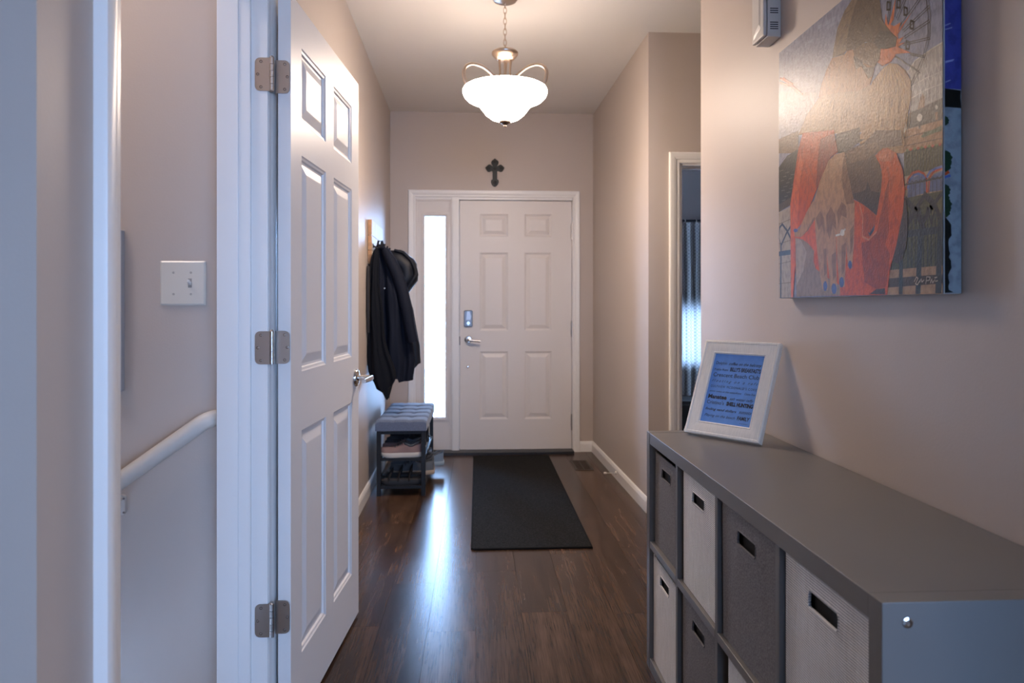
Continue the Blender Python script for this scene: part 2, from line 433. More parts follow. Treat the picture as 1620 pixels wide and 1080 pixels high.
# side room doorway casing
b = MB()
b.sweep([(1.93, 0), (1.93, 2.0), (1.160, 2.0), (1.160, 0)], [(-o * 1.12, h) for o, h in CAS], lambda a, z, h: (a, 3.86 - h, z))
b.box(1.155, 1.172, 3.858, 3.985, 0, 2.005); b.box(1.913, 1.93, 3.858, 3.985, 0, 2.005); b.box(1.155, 1.93, 3.858, 3.985, 1.99, 2.02)
b.box(1.172, 1.183, 3.90, 3.94, 0, 1.99); b.box(1.172, 1.913, 3.90, 3.94, 1.98, 1.99)
t3 = tag(b.build('trim_3', TRIM), 'white casing and jamb of the side room doorway', 'casing', kind='structure')
b = MB(); b.box(1.1715, 1.1745, 3.864, 3.892, .90, .96); b.build('strike_plate', mat('brass_strike', (.5, .33, .16), .35, 1), t3)
# basement doorway: hall-side casing, jambs, stops
b = MB()
b.sweep([(1.104, 0), (1.104, 2.056), (1.866, 2.056), (1.866, 0)], [(o, h) for o, h in CAS], lambda a, z, h: (-.571 + h * 1.15 if a < 1.3 else -.567 + h * .8, a, z))
tag(b.build('trim_2', TRIM, smooth=True), 'white casing around the basement doorway beside the hinges', 'casing', kind='structure')
b = MB()
b.box(-.690, -.5605, 1.860, 1.874, 0, 2.06)         # hinge jamb
b.box(-.690, -.6035, 1.850, 1.862, 0, 2.05)        # stop
b.box(-.690, -.634, 1.8465, 1.851, 0, 2.05)
b.box(-.690, -.566, 1.099, 1.113, 0, 2.06)
b.box(-.690, -.605, 1.113, 1.124, 0, 2.05)
b.box(-.690, -.566, 1.099, 1.874, 2.05, 2.078)
tag(b.build('trim_4', TRIM, bevel=.0015), 'white door jamb with stop strip carrying three hinges', 'jamb', kind='structure')

# ------------------------------------------------------------------ doors
def door_panels(xs, zs):
    return [(x0, x1, z0, z1) for z0, z1 in zs for x0, x1 in xs]
def make_door(root, w0, w1, z0, z1, t, panels, m, fn, depth=.009):
    """fn(a,z,d): a along the door, d depth behind the visible face"""
    A = sorted({w0, w1} | {q for p in panels for q in p[:2]}); Z = sorted({z0, z1} | {q for p in panels for q in p[2:]})
    b = MB()
    for i in range(len(A) - 1):
        for j in range(len(Z) - 1):
            ca, cz = (A[i] + A[i + 1]) / 2, (Z[j] + Z[j + 1]) / 2
            if any(p[0] < ca < p[1] and p[2] < cz < p[3] for p in panels): continue
            b.quad(fn(A[i], Z[j], 0), fn(A[i + 1], Z[j], 0), fn(A[i + 1], Z[j + 1], 0), fn(A[i], Z[j + 1], 0))
    for i in range(len(A) - 1):
        for zz in (z0, z1): b.quad(fn(A[i], zz, 0), fn(A[i + 1], zz, 0), fn(A[i + 1], zz, t), fn(A[i], zz, t))
    for j in range(len(Z) - 1):
        for aa in (w0, w1): b.quad(fn(aa, Z[j], 0), fn(aa, Z[j + 1], 0), fn(aa, Z[j + 1], t), fn(aa, Z[j], t))
    b.quad(fn(w0, z0, t), fn(w1, z0, t), fn(w1, z1, t), fn(w0, z1, t))
    b.build('slab', m, root, local=True)
    for (a0, a1, c0, c1) in panels:
        q = MB(); rr = []
        for ins, d in ((0, 0), (.004, .003), (.010, .0045), (.013, depth), (.020, depth), (.046, .002), (.050, .0015)):
            rr.append([fn(a0 + ins, c0 + ins, d), fn(a1 - ins, c0 + ins, d), fn(a1 - ins, c1 - ins, d), fn(a0 + ins, c1 - ins, d)])
        q.rings(rr, True, False, True); q.build('panel', m, root, local=True)

d1 = thing('door_1', 'closed pale six panel front door under the black cross', 'door', (0, 0, 0), kind='structure')
make_door(d1, -.140, .769, .022, 2.040, .044, door_panels(((.020, .250), (.384, .605)), ((1.749, 1.933), (.985, 1.62), (.266, .817))), FDOOR,
          lambda a, z, d: (a, 5.545 + d, z), .010)
b = MB()   # jamb and mullion
b.box(-.204, -.1445, 5.522, 5.60, .012, 2.063); b.box(.7725, .792, 5.531, 5.60, 0, 2.063); b.box(-.512, .792, 5.531, 5.60, 2.045, 2.076)
b.box(-.512, -.497, 5.531, 5.60, 0, 2.063)
b.box(-.15, -.128, 5.592, 5.68, .02, 2.045); b.box(.755, .775, 5.592, 5.68, .02, 2.045); b.box(-.15, .78, 5.592, 5.68, 2.02, 2.046)
b.box(-.197, -.152, 5.517, 5.523, .012, 2.045)
b.build('door_jamb', TRIM, d1, bevel=.002)
boxo('threshold', mat('dark_threshold', (.012, .013, .016), .45), -.497, .777, 5.43, 5.68, -.009, .0225, d1, .004)
for z in (1.79, 1.00, .24):
    h = MB(); h.tube([(.771, 5.538, z - .066), (.771, 5.538, z + .066)], .0075, 12)
    h.box(.7625, .770, 5.5415, 5.5455, z - .05, z + .05)
    hn = h.build('hinge', NICKEL, d1, smooth=True)
b = MB(); b.lathe([(.030, 0), (.030, -.006), (.024, -.012), (.012, -.013)], (-.073, 5.545, .913), 28, 'Y')
rz = b.build('lever_rose', CHROME, d1, smooth=True)
b = MB(); b.tube([(-.073, 5.535, .913), (-.073, 5.495, .913), (-.066, 5.488, .912), (-.03, 5.486, .907), (.026, 5.487, .902)], [.011, .0105, .011, .0095, .0085], 12)
b.build('lever', NICKEL, rz, smooth=True)
b = MB()
def rr_(x0, x1, z0, z1, r, n=5):
    out = []
    for cx, cz, a0 in ((x1 - r, z0 + r, -90), (x1 - r, z1 - r, 0), (x0 + r, z1 - r, 90), (x0 + r, z0 + r, 180)):
        for k in range(n + 1):
            a = R(a0 + 90 * k / n); out.append((cx + r * math.cos(a), cz + r * math.sin(a)))
    return out
b.rings([[(u, 5.545, v) for u, v in rr_(-.108, -.037, 1.018, 1.152, .014)], [(u, 5.528, v) for u, v in rr_(-.107, -.038, 1.019, 1.151, .014)],
         [(u, 5.522, v) for u, v in rr_(-.102, -.043, 1.024, 1.146, .011)]], True, True, True)
lk = b.build('deadbolt_lock', mat('steel_blue_lock', (.22, .25, .30), .38, .6), d1, smooth=True)
b = MB(); b.rings([[(u, 5.5225, v) for u, v in [(-.092, 1.070), (-.056, 1.070), (-.046, 1.10), (-.060, 1.146), (-.084, 1.146)]],
                   [(u, 5.518, v) for u, v in [(-.089, 1.073), (-.058, 1.073), (-.049, 1.10), (-.062, 1.143), (-.082, 1.143)]]], True, True, True)
b.build('lock_cover', mat('bright_steel', (.50, .54, .60), .35, .5), lk)
b = MB(); b.tube([(-.0725, 5.523, 1.047), (-.0725, 5.505, 1.047)], .013, 16); b.box(-.076, -.069, 5.490, 5.507, 1.030, 1.064)
b.build('thumb_turn', CHROME, lk, smooth=True)
b = MB(); b.lathe([(.011, 0), (.011, -.004), (.007, -.009), (.0, -.010)], (-.076, 5.545, .693), 18, 'Y'); b.build('lock_button', CHROME, d1, smooth=True)
b = MB(); b.box(-.1445, -.1385, 5.536, 5.5455, .87, .94); b.build('latch_plate', mat('dark_latch', (.08, .08, .10), .4, .8), d1)

# sidelight
sl = thing('stair_ceiling_lamp', 'round warm ceiling lamp above the basement stairs', 'lamp', (-1.5, 1.48, H))
b = MB(); b.lathe([(.13, 2.75), (.13, 2.735), (.12, 2.715), (.08, 2.69), (.0, 2.68)], (-1.5, 1.48, 0), 28); b.build('glass_dome', emit('stair_lamp_glow', (1, .86, .80), 60), sl, smooth=True)
LG_ = emit('living_lamp_glow', LAMP, 62)
for lx, ly, wh in ((1.9, -1.1, 'above the middle of the living area'), (2.7, -.45, 'added out of view near the living area side wall')):  # second lamp is an extra, added unseen to warm the near left wall
    ll = thing('unseen_living_lamp', 'round warm ceiling lamp ' + wh, 'lamp', (lx, ly, H), 'living area ceiling lamps')
    b = MB(); b.lathe([(.17, 2.75), (.17, 2.735), (.16, 2.71), (.10, 2.68), (.0, 2.67)], (lx, ly, 0), 28); b.build('glass_dome', LG_, ll, smooth=True)
w1 = thing('window_1', 'tall narrow sidelight window glowing white left of the front door', 'window', (0, 0, 0), kind='structure')
b = MB()
for q in [(-.497, -.440), (-.228, -.204)]: b.box(q[0], q[1], 5.548, 5.592, .022, 2.045)
b.box(-.440, -.228, 5.548, 5.592, .022, .268); b.box(-.440, -.228, 5.548, 5.592, 1.928, 2.045)
b.box(-.497, -.486, 5.535, 5.55, .022, 2.045); b.box(-.214, -.204, 5.535, 5.55, .022, 2.045); b.box(-.497, -.204, 5.535, 5.55, 2.034, 2.045)
b.build('sidelight_panel', FDOOR, w1, bevel=.002)
b = MB(); b.sweep([(-.422, .287), (-.260, .287), (-.260, 1.910), (-.422, 1.910), (-.422, .2869)],
                  [(0, -.017), (0, .002), (-.008, .010), (-.019, .012), (-.026, .008), (-.036, .005), (-.036, .0003), (-.016, .0003), (-.016, -.017)], lambda a, z, h: (a, 5.548 - h, z))
b.build('glazing_frame', FDOOR, w1, smooth=True)
boxo('pane', GLASS, -.441, -.227, 5.566, 5.571, .269, 1.927, w1)

# open basement door: local axes a (along), z, depth d
d2 = thing('door_2', 'open white six panel door with three hinges, in the left foreground', 'door', (-.505, 1.88, 0), kind='structure',
           rot=(0, 0, math.atan2(.76, .051)))
# local x along the door, local -y is the visible (hall) face
make_door(d2, 0, .762, .012, 2.030, .035, door_panels(((.091, .329), (.420, .658)), ((1.705, 1.915), (.996, 1.610), (.196, .829))), DOORM,
          lambda a, z, d: (a, d, z), .010)
b = MB(); b.lathe([(.033, 0), (.033, -.004), (.030, -.009), (.020, -.012), (.012, -.013)], (.715, 0, .913), 32, 'Y')
rz = b.build('lever_rose', CHROME, d2, smooth=True, local=True)
b = MB(); b.tube([(.715, -.010, .913), (.715, -.050, .913), (.712, -.058, .913), (.69, -.060, .913), (.60, -.058, .913)], [.0105, .0105, .0115, .0105, .009], 14)
b.build('lever', CHROME, rz, smooth=True, local=True)
b = MB(); b.lathe([(.033, .035), (.033, .039), (.028, .045), (.012, .048)], (.715, 0, .913), 24, 'Y'); b.tube([(.715, .04, .913), (.715, .062, .913), (.70, .066, .913), (.62, .062, .913)], .009, 10)
b.build('rear_lever', NICKEL, d2, smooth=True, local=True)
# hinges: leaves on jamb and on the door edge, knuckles between
def hinge_at(z, mm):
    """local to door root through inverse of its transform: built in world and parented"""
    Minv = (Matrix.Translation(Vector((-.505, 1.88, 0))) @ Matrix.Rotation(math.atan2(.76, .051), 4, 'Z')).inverted()
    T = lambda p: tuple(Minv @ Vector(p))
    hh = .0445; yj = 1.8600
    def leaf(x0, x1, side, y):
        pts = []; r = .014; xo, xi = (x0, x1) if side < 0 else (x1, x0)
        for cx, cz, a0, a1 in ((1, 1, 90, 0), (1, -1, 0, -90)):
            for k in range(7):
                a = R(a0 + (a1 - a0) * k / 6)
                ux = (xo - side * r) + side * r * math.cos(a)
                pts.append((ux, z + cz * (hh - r) + r * math.sin(a)))
        pts.append((xi, z - hh)); pts.insert(0, (xi, z + hh))
        return pts
    h = MB()
    L1 = leaf(-.594, -.553, -1, yj); L2 = leaf(-.5455, -.507, 1, 1.879)
    h.prism(L1, lambda u, v, d: T((u, d, v)), yj - .0022, yj + .002)
    h.prism(L2, lambda u, v, d: T((u, d, v)), 1.8765, 1.8805)
    h.quad(T((-.553, yj - .001, z - hh)), T((-.5455, 1.866, z - hh)), T((-.5455, 1.866, z + hh)), T((-.553, yj - .001, z + hh)))
    ob = h.build('hinge', mm, d2, local=True)
    for k in range(5):
        q = MB(); a, c = z - hh + k * .0178 + .0006, z - hh + (k + 1) * .0178 - .0006
        q.tube([T((-.5492, 1.858, a)), T((-.5492, 1.858, c))], .0062, 16); q.build('knuckle', mm, ob, smooth=True, local=True)
    q = MB(); q.tube([T((-.5492, 1.858, z + hh)), T((-.5492, 1.858, z + hh + .004))], [.0066, .0045], 14); q.build('pin_head', mm, ob, smooth=True, local=True)
    SC = mat('hinge_screw', (.22, .19, .17), .4, 1)
    for sx, sz in ((-.578, .034), (-.5865, 0), (-.578, -.034), (-.5205, .034), (-.5135, 0), (-.5205, -.034)):
        yy = yj - .0022 if sx < -.55 else 1.8765
        q = MB(); q.lathe([(.0044, .001), (.0042, -.0007), (.0024, -.0010), (.0018, .0006), (.0004, .0006)], (0, 0, 0), 14, 'Y')
        q.v = [T((p[0] + sx, p[1] + yy, p[2] + z + sz)) for p in q.v]
        q.build('screw', SC, ob, smooth=True, local=True)
for z in (1.802, 1.070, .340): hinge_at(z, NICKEL)

# rear and side room windows (outside the frame; their daylight shows)
w2 = thing('window_2', 'wide window in the back wall of the living area', 'window', (1.7, -3.55, .75), kind='structure')
b = MB()
for x in (-.1, 1.1, 2.3, 3.44): b.box(x, x + .06, -3.6, -3.52, .75, 2.25)
b.box(-.1, 3.5, -3.6, -3.52, .75, .81); b.box(-.1, 3.5, -3.6, -3.52, 2.19, 2.25)
b.build('window_frame', TRIM, w2); boxo('pane', DIMMING, -.08, 3.48, -3.565, -3.56, .77, 2.23, w2)
w3 = thing('window_3', 'bright window behind the patterned curtain in the side room', 'window', (2.1, 6.35, .64), kind='structure')
b = MB(); b.box(1.72, 1.76, 6.31, 6.4, .64, 1.22); b.box(2.46, 2.5, 6.31, 6.4, .64, 1.22); b.box(1.72, 2.5, 6.31, 6.4, .64, .68); b.box(1.72, 2.5, 6.31, 6.4, 1.18, 1.22)
b.build('window_frame', TRIM, w3); boxo('pane', GLASS, 1.74, 2.48, 6.36, 6.365, .66, 1.20, w3)

# ------------------------------------------------------------------ pendant lamp
LX, LY = .14, 3.44
pl = thing('pendant_lamp', 'lit frosted bowl pendant lamp with looped nickel arms on a chain', 'lamp', (LX, LY, H))
def clr(b, prof, n=48, **k): b.lathe(prof, (LX, LY, 0), n, **k)
outer = [(.012, 2.113), (.040, 2.116), (.070, 2.128), (.098, 2.150), (.120, 2.178), (.138, 2.201), (.152, 2.211), (.172, 2.217), (.192, 2.226), (.206, 2.240), (.2125, 2.256), (.213, 2.266), (.209, 2.275)]
inner = [(.203, 2.277), (.203, 2.262), (.194, 2.242), (.176, 2.231), (.150, 2.222), (.130, 2.208), (.108, 2.180), (.080, 2.150), (.04, 2.128), (.012, 2.124)]
def spin(prof, n=56):
    b = MB(); b.rings([[(LX + r * math.cos(2 * math.pi * j / n), LY + r * math.sin(2 * math.pi * j / n), z) for j in range(n)] for r, z in prof], True, False, False); return b
bowl = spin(outer).build('bowl_shade', GLOW, pl, smooth=True, angle=80)
spin([outer[-1]] + inner).build('bowl_inside', GLOWTOP, pl, smooth=True, angle=80)
b = MB(); clr(b, [(.030, 2.122), (.030, 2.112), (.026, 2.106), (.017, 2.101), (.012, 2.098), (.007, 2.095), (.0085, 2.090), (.006, 2.084), (.0, 2.082)], 24)
b.build('finial', mat('dark_nickel', (.30, .22, .17), .3, 1), pl, smooth=True)
b = MB(); clr(b, [(.0, 2.470), (.030, 2.470), (.060, 2.466), (.0665, 2.460), (.0665, 2.452), (.061, 2.444), (.057, 2.438), (.050, 2.431), (.044, 2.424), (.030, 2.420), (.0, 2.419)], 36)
b.build('cap', BRASSY, pl, smooth=True)
b = MB(); clr(b, [(.0, 2.75), (.066, 2.7495), (.066, 2.735), (.058, 2.722), (.03, 2.712), (.0, 2.711)], 36); b.build('canopy', BRASSY, pl, smooth=True)
b = MB(); clr(b, [(.006, 2.43), (.006, 2.30), (.018, 2.29), (.022, 2.27), (.03, 2.25), (.03, 2.11), (.0, 2.108)], 16); b.build('centre_rod', BRASSY, pl, smooth=True)
for az in (195, 342, 80):
    ca, sa = math.cos(R(az)), math.sin(R(az))
    P = lambda r, z: (LX + r * ca, LY + r * sa, z)
    b = MB(); b.tube([P(.030, 2.425), P(.029, 2.40), P(.026, 2.36), P(.031, 2.32), P(.045, 2.29), P(.06, 2.265)], [.0075, .0055, .0045, .0045, .0045, .0045], 8)
    b.build('arm_rod', BRASSY, pl, smooth=True)
    pts = []
    ctl = [(.015, 2.27), (.035, 2.31), (.075, 2.350), (.120, 2.378), (.166, 2.386), (.198, 2.374), (.213, 2.350), (.213, 2.322), (.206, 2.296), (.192, 2.275)]
    for k in range(len(ctl) - 1):
        p0, p1, p2, p3 = ctl[max(k - 1, 0)], ctl[k], ctl[k + 1], ctl[min(k + 2, len(ctl) - 1)]
        for i in range(4):
            t = i / 4
            f = lambda a, b_, c, d: .5 * (2 * b_ + (c - a) * t + (2 * a - 5 * b_ + 4 * c - d) * t * t + (3 * b_ - a - 3 * c + d) * t ** 3)
            pts.append(P(f(p0[0], p1[0], p2[0], p3[0]), f(p0[1], p1[1], p2[1], p3[1])))
    pts.append(P(*ctl[-1]))
    b = MB(); b.tube(pts, .0085, 10, up=(-sa, ca, 0), flat=1.0 if False else .95)
    b.v = [tuple(v) for v in b.v]
    b.build('loop_arm', BRASSY, pl, smooth=True)
nl = 9
for k in range(nl):
    z = 2.470 + (2.713 - 2.470) * (k + .5) / nl; hh = .0185; ww = .008
    pts = []
    for j in range(16):
        a = 2 * math.pi * j / 16; u = ww * math.cos(a); v = hh * math.sin(a)
        pts.append((LX + (u if k % 2 else u * .25), LY + (0 if k % 2 else u * .97), z + v))
    b = MB(); b.tube(pts, .0016, 6, closed=True); b.build('chain_link', BRASSY, pl, smooth=True)
for az in (30, 150, 270):
    b = MB(); x, y = LX + .07 * math.cos(R(az)), LY + .07 * math.sin(R(az))
    b.lathe([(.012, 2.165), (.014, 2.18), (.024, 2.20), (.026, 2.215), (.018, 2.235), (.0, 2.242)], (x, y, 0), 14)
    b.build('bulb', emit('bulb_glow', LAMP, 12) if 'bulb_glow' not in bpy.data.materials else bpy.data.materials['bulb_glow'], pl, smooth=True)
ld = bpy.data.lights.new('pendant_bulb_light', 'POINT'); ld.energy = BULB_W; ld.color = LAMP; ld.shadow_soft_size = .06
lo = bpy.data.objects.new('pendant_bulb_light', ld); COL.objects.link(lo); lo.parent = pl; lo.location = (0, 0, 2.262 - H)

# ------------------------------------------------------------------ wall cross
cr = thing('wall_cross', 'small black budded cross on the wall above the front door', 'cross', (.143, 5.53, 2.263))
prof = [(0, .232), (.012, .222), (.024, .214), (.031, .200), (.026, .184), (.016, .170), (.022, .168), (.038, .180), (.050, .181), (.062, .172), (.078, .156), (.066, .134), (.056, .123), (.042, .123), (.030, .130),
        (.018, .130), (.0175, .066), (.020, .058), (.030, .056), (.030, .036), (.022, .018), (.012, .008), (0, 0)]
pts = [(x, z) for x, z in prof] + [(-x, z) for x, z in prof[-2:0:-1]]
b = MB(); b.prism(pts, lambda u, v, h: (.143 + u, h, 2.147 + v), 5.529, 5.512); b.build('cross_body', IRON, cr, bevel=.003)
for cx, cz in ((0, .205), (.052, .152), (-.052, .152), (0, .035), (0, .152)):
    b = MB(); b.lathe([(.016, 0), (.014, -.004), (.007, -.007), (0, -.008)], (.143 + cx, 5.513, 2.147 + cz), 12, 'Y'); b.build('cross_boss', IRON, cr, smooth=True)

# ------------------------------------------------------------------ entry mat, floor register, door stop
mt = thing('entry_mat', 'long dark charcoal runner mat in front of the front door', 'mat', (.265, 4.34, 0))
boxo('mat_pile', MATM, -.022, .555, 3.318, 5.362, .001, .0085, mt)
b = MB(); b.sweep([(-.022, 3.318), (.555, 3.318), (.555, 5.362), (-.022, 5.362), (-.022, 3.3179)], [(0, .0), (0, .009), (-.006, .009), (-.009, .006), (-.009, .0)], lambda u, v, h: (u, v, h + .0006))
b.build('mat_binding', MATEDGE, mt)
fr = thing('floor_register', 'brown metal floor vent register right of the dark mat', 'vent', (.775, 5.04, 0))
RG = mat('brown_register_metal', (.055, .038, .028), .45, .3)
b = MB(); b.sweep([(.725, 4.90), (.825, 4.90), (.825, 5.18), (.725, 5.18), (.725, 4.8999)], [(0, 0), (0, .003), (-.012, .004), (-.018, .001), (-.018, 0)], lambda u, v, h: (u, v, h + .0005)); b.build('vent_frame', RG, fr)
boxo('vent_shade_sheet', BLACK, .725, .825, 4.90, 5.18, .0003, .0008, fr)  # flat black sheet stands in for the shade below the slats
for k in range(14):
    y = 4.905 + k * .0196; boxo('vent_slat', RG, .726, .824, y, y + .008, .001, .0032, fr)
boxo('vent_bar', RG, .773, .777, 4.90, 5.18, .001, .0036, fr)
ds = thing('door_stop', 'thin white spring door stop on the right baseboard', 'door stop', (.941, 4.62, .045))
bx = .9617 - .0205 - .014 * 0
X0 = .9625 - .014
b = MB(); b.lathe([(.0115, 0), (.0115, -.004), (.007, -.008)], (X0 - .001, 4.62, .045), 14, 'X'); b.build('stop_base', RUBBER, ds, smooth=True)
pts = [(X0 - .006 - .066 * k / 120, 4.62 + .0042 * math.cos(k * .7), .045 + .0042 * math.sin(k * .7)) for k in range(121)]
b = MB(); b.tube(pts, .0011, 5); b.build('spring', mat('spring_steel', (.7, .68, .65), .3, .8), ds, smooth=True)
b = MB(); b.lathe([(.004, -.066), (.0075, -.069), (.0075, -.084), (.005, -.087), (0, -.087)], (X0, 4.62, .045), 14, 'X'); b.build('rubber_tip', RUBBER, ds, smooth=True)

# ------------------------------------------------------------------ coat rack and coats
ck = thing('coat_rack', 'wall mounted wooden coat rack board above the bench, mostly behind coats', 'coat rack', (-.686, 4.58, 1.58))
wx = lambda y: -.655 - .045 * (y - 2.05) / 3.55
for k, (a, c) in enumerate(((1.446, 1.532), (1.534, 1.625), (1.627, 1.724))):
    b = MB(); b.hexa([(wx(4.30) + .004, 4.30, a), (wx(4.30) + .026, 4.30, a), (wx(4.86) + .026, 4.86, a), (wx(4.86) + .004, 4.86, a),
                      (wx(4.30) + .004, 4.30, c), (wx(4.30) + .026, 4.30, c), (wx(4.86) + .026, 4.86, c), (wx(4.86) + .004, 4.86, c)])
    b.build('board', WHITEWASH, ck, bevel=.0015)
    boxo('board_end', OAKEND, wx(4.30) + .0035, wx(4.30) + .0265, 4.2955, 4.2998, a + .0005, c - .0005, ck)
boxo('back_batten', mat('dark_batten', (.05, .035, .025), .7), wx(4.32) - .002, wx(4.32) + .006, 4.31, 4.85, 1.46, 1.71, ck)
for y in (4.36, 4.50, 4.66, 4.80):
    b = MB(); x = wx(y) + .025
    b.tube([(x, y, 1.565), (x + .03, y, 1.55), (x + .05, y, 1.562), (x + .056, y, 1.59)], [.006, .006, .006, .007], 8); b.lathe([(.014, 0), (.014, .004), (.0, .005)], (x, y, 1.565), 12, 'X')
    b.build('hook', DARKMETAL, ck, smooth=True)

def interp(tab, z, k):
    if z >= tab[0][0]: return tab[0][k]
    for i in range(len(tab) - 1):
        a, b_ = tab[i], tab[i + 1]
        if a[0] >= z >= b_[0]: return a[k] + (b_[k] - a[k]) * (a[0] - z) / (a[0] - b_[0] + 1e-9)
    return tab[-1][k]
def garment(name, parent, m, tab, hem, yc, yh, fold=.012, freq=9, seed=0, top=None, quilt=0):
    """tab rows (z, x left, x right); hem and top are (x fraction, z) lists"""
    rn = random.Random(seed); ph = [rn.uniform(0, 6.28) for _ in range(6)]
    def li(l, s):
        if s <= l[0][0]: return l[0][1]
        for (a, za), (b_, zb) in zip(l, l[1:]):
            if a <= s <= b_: return za + (zb - za) * (s - a) / (b_ - a + 1e-9)
        return l[-1][1]
    NR, NC = 46, 72; rr = []
    zt, zb = tab[0][0], min(z for _, z in hem)
    for r in range(NR + 1):
        t = r / NR; ring = []
        for j in range(NC):
            th = 2 * math.pi * j / NC; c, s_ = math.cos(th), math.sin(th)
            f = .5 + .5 * (1 if c > 0 else -1) * abs(c) ** .85
            z1 = li(hem, f); z0 = li(top, f) if top else zt
            z = z0 + (z1 - z0) * t
            xl, xr = interp(tab, z, 1), interp(tab, z, 2)
            ty = min(1, .25 + 2.2 * t)
            w_ = (xr - xl)
            fo = fold * min(1, .3 + 1.5 * t) * (math.sin(freq * f + ph[0] + 1.3 * math.sin(2.2 * t + ph[1])) + .6 * math.sin(2.1 * freq * f + ph[2] + 3 * t) + .5 * math.sin(7 * t + 5 * f + ph[3]))
            if quilt: fo += quilt * abs(math.sin(z * 52)) ** .5
            y = yc + (yh * ty + (fo if abs(s_) > .15 else fo * .3)) * (1 if s_ > 0 else -1) * abs(s_) ** .8
            x = xl + w_ * f + .004 * math.sin(14 * t + ph[4]) * (1 if f < .5 else -1) * (0 < t < 1)
            ring.append((x, y, z))
        rr.append(ring)
    b = MB(); b.rings(rr, True, True, True)
    return b.build(name, m, parent, smooth=True, angle=75)
NAVY = mat('navy_coat_cloth', (.0058, .0085, .018), .75, bump=(420, .25), spec=.18)
INK = mat('black_puffer_nylon', (.0055, .0075, .0135), .5, bump=(60, .25), spec=.3)
DARKC = mat('dark_wool_cloth', (.006, .0075, .0115), .85, bump=(300, .4), spec=.12)
EDGE = mat('blue_grey_zip_tape', (.03, .045, .08), .4)

cA = thing('coat', 'navy rain jacket with a squared hem, frontmost on the coat rack', 'coat', (-.66, 4.40, 1.57), 'coats on the rack')
ta = [(1.578, -.634, -.592), (1.538, -.650, -.562), (1.481, -.655, -.535), (1.421, -.658, -.506), (1.28, -.660, -.455), (1.047, -.660, -.420), (.955, -.655, -.412), (.818, -.642, -.405), (.706, -.628, -.414)]
garment('body', cA, NAVY, ta, [(0, .72), (.42, .728), (.55, .735), (.60, .698), (1, .708)], 4.44, .072, .017, 13, 2, top=[(0, 1.56), (.3, 1.582), (.6, 1.574), (1, 1.55)])
b = MB(); pth = [(-.590, 4.385, 1.545), (-.548, 4.38, 1.47), (-.506, 4.375, 1.38), (-.472, 4.37, 1.27), (-.446, 4.365, 1.15), (-.424, 4.362, 1.03), (-.408, 4.362, .955)]
b.tube(pth, [.022, .034, .038, .038, .036, .034, .032], 18, up=(1, 0, 0)); b.build('sleeve', NAVY, cA, smooth=True)
b = MB(); b.tube([(p[0] + .034 * (.75 if i == 0 else 1), p[1] - .006, p[2] + .006) for i, p in enumerate(pth)], .0022, 6); b.build('piping', EDGE, cA, smooth=True)
b = MB(); b.tube([(-.639, 4.405, 1.555), (-.630, 4.40, 1.600), (-.608, 4.40, 1.600), (-.600, 4.405, 1.56)], [.008, .007, .007, .008], 8); b.tube([(-.645, 4.40, 1.54), (-.625, 4.372, 1.565), (-.598, 4.385, 1.556), (-.585, 4.41, 1.53)], [.012, .017, .016, .012], 10)
b.build('collar', NAVY, cA, smooth=True)
for x, z in ((-.628, 1.283), (-.587, 1.296)):
    b = MB(); b.lathe([(.006, 0), (.005, -.003), (0, -.004)], (x, 4.358, z), 10, 'Y'); b.build('snap_button', NICKEL, cA, smooth=True)
cC = thing('coat.001', 'dark wool coat against the wall with jagged pointed hem tips', 'coat', (-.66, 4.26, 1.56), 'coats on the rack')
cC.name = 'coat.001'
q = .952
sc = lambda z: 1.18 + (z - 1.18) * q
tc_ = [(sc(z), xl * q, xr * q) for z, xl, xr in [(1.553, -.668, -.640), (1.487, -.691, -.642), (1.413, -.708, -.638), (1.274, -.714, -.630), (1.094, -.714, -.612), (.95, -.714, -.592), (.873, -.712, -.575), (.763, -.706, -.535), (.693, -.691, -.52), (.578, -.68, -.52)]]
garment('body', cC, DARKC, tc_, [(0, sc(.745)), (.10, sc(.70)), (.22, sc(.648)), (.25, sc(.65)), (.26, sc(.69)), (.38, sc(.645)), (.56, sc(.580)), (.64, sc(.574)), (.76, sc(.655)), (1, sc(.73))], 4.268, .030, .009, 10, 5)
b = MB(); b.tube([(wx(4.3) + .012 + .002, 4.236, 1.43), (wx(4.3) + .014, 4.232, 1.30), (wx(4.3) + .015, 4.232, 1.16), (wx(4.3) + .016, 4.234, 1.02)], [.009, .012, .012, .008], 10)
b.build('leather_trim', mat('dark_brown_leather', (.012, .010, .011), .5), cC, smooth=True)
cB = thing('coat.002', 'black quilted puffer coat with a rounded hood, behind the navy jacket', 'coat', (-.55, 4.66, 1.56), 'coats on the rack')
tb = [(1.47, -.63, -.545), (1.415, -.63, -.500), (1.287, -.63, -.474), (1.201, -.63, -.452), (1.116, -.63, -.430), (.987, -.62, -.412), (.91, -.61, -.392), (.863, -.60, -.386), (.795, -.59, -.392), (.743, -.58, -.424)]
b = MB(); b.tube([(-.60, 4.68, 1.45), (-.618, 4.672, 1.53), (-.612, 4.662, 1.562), (-.604, 4.665, 1.53), (-.585, 4.68, 1.46)], .007, 8); b.build('hanging_loop', INK, cB, smooth=True)
garment('body', cB, INK, tb, [(0, .72), (.8, .735), (.9, .75), (1, .80)], 4.68, .085, .006, 8, 8, quilt=.010)
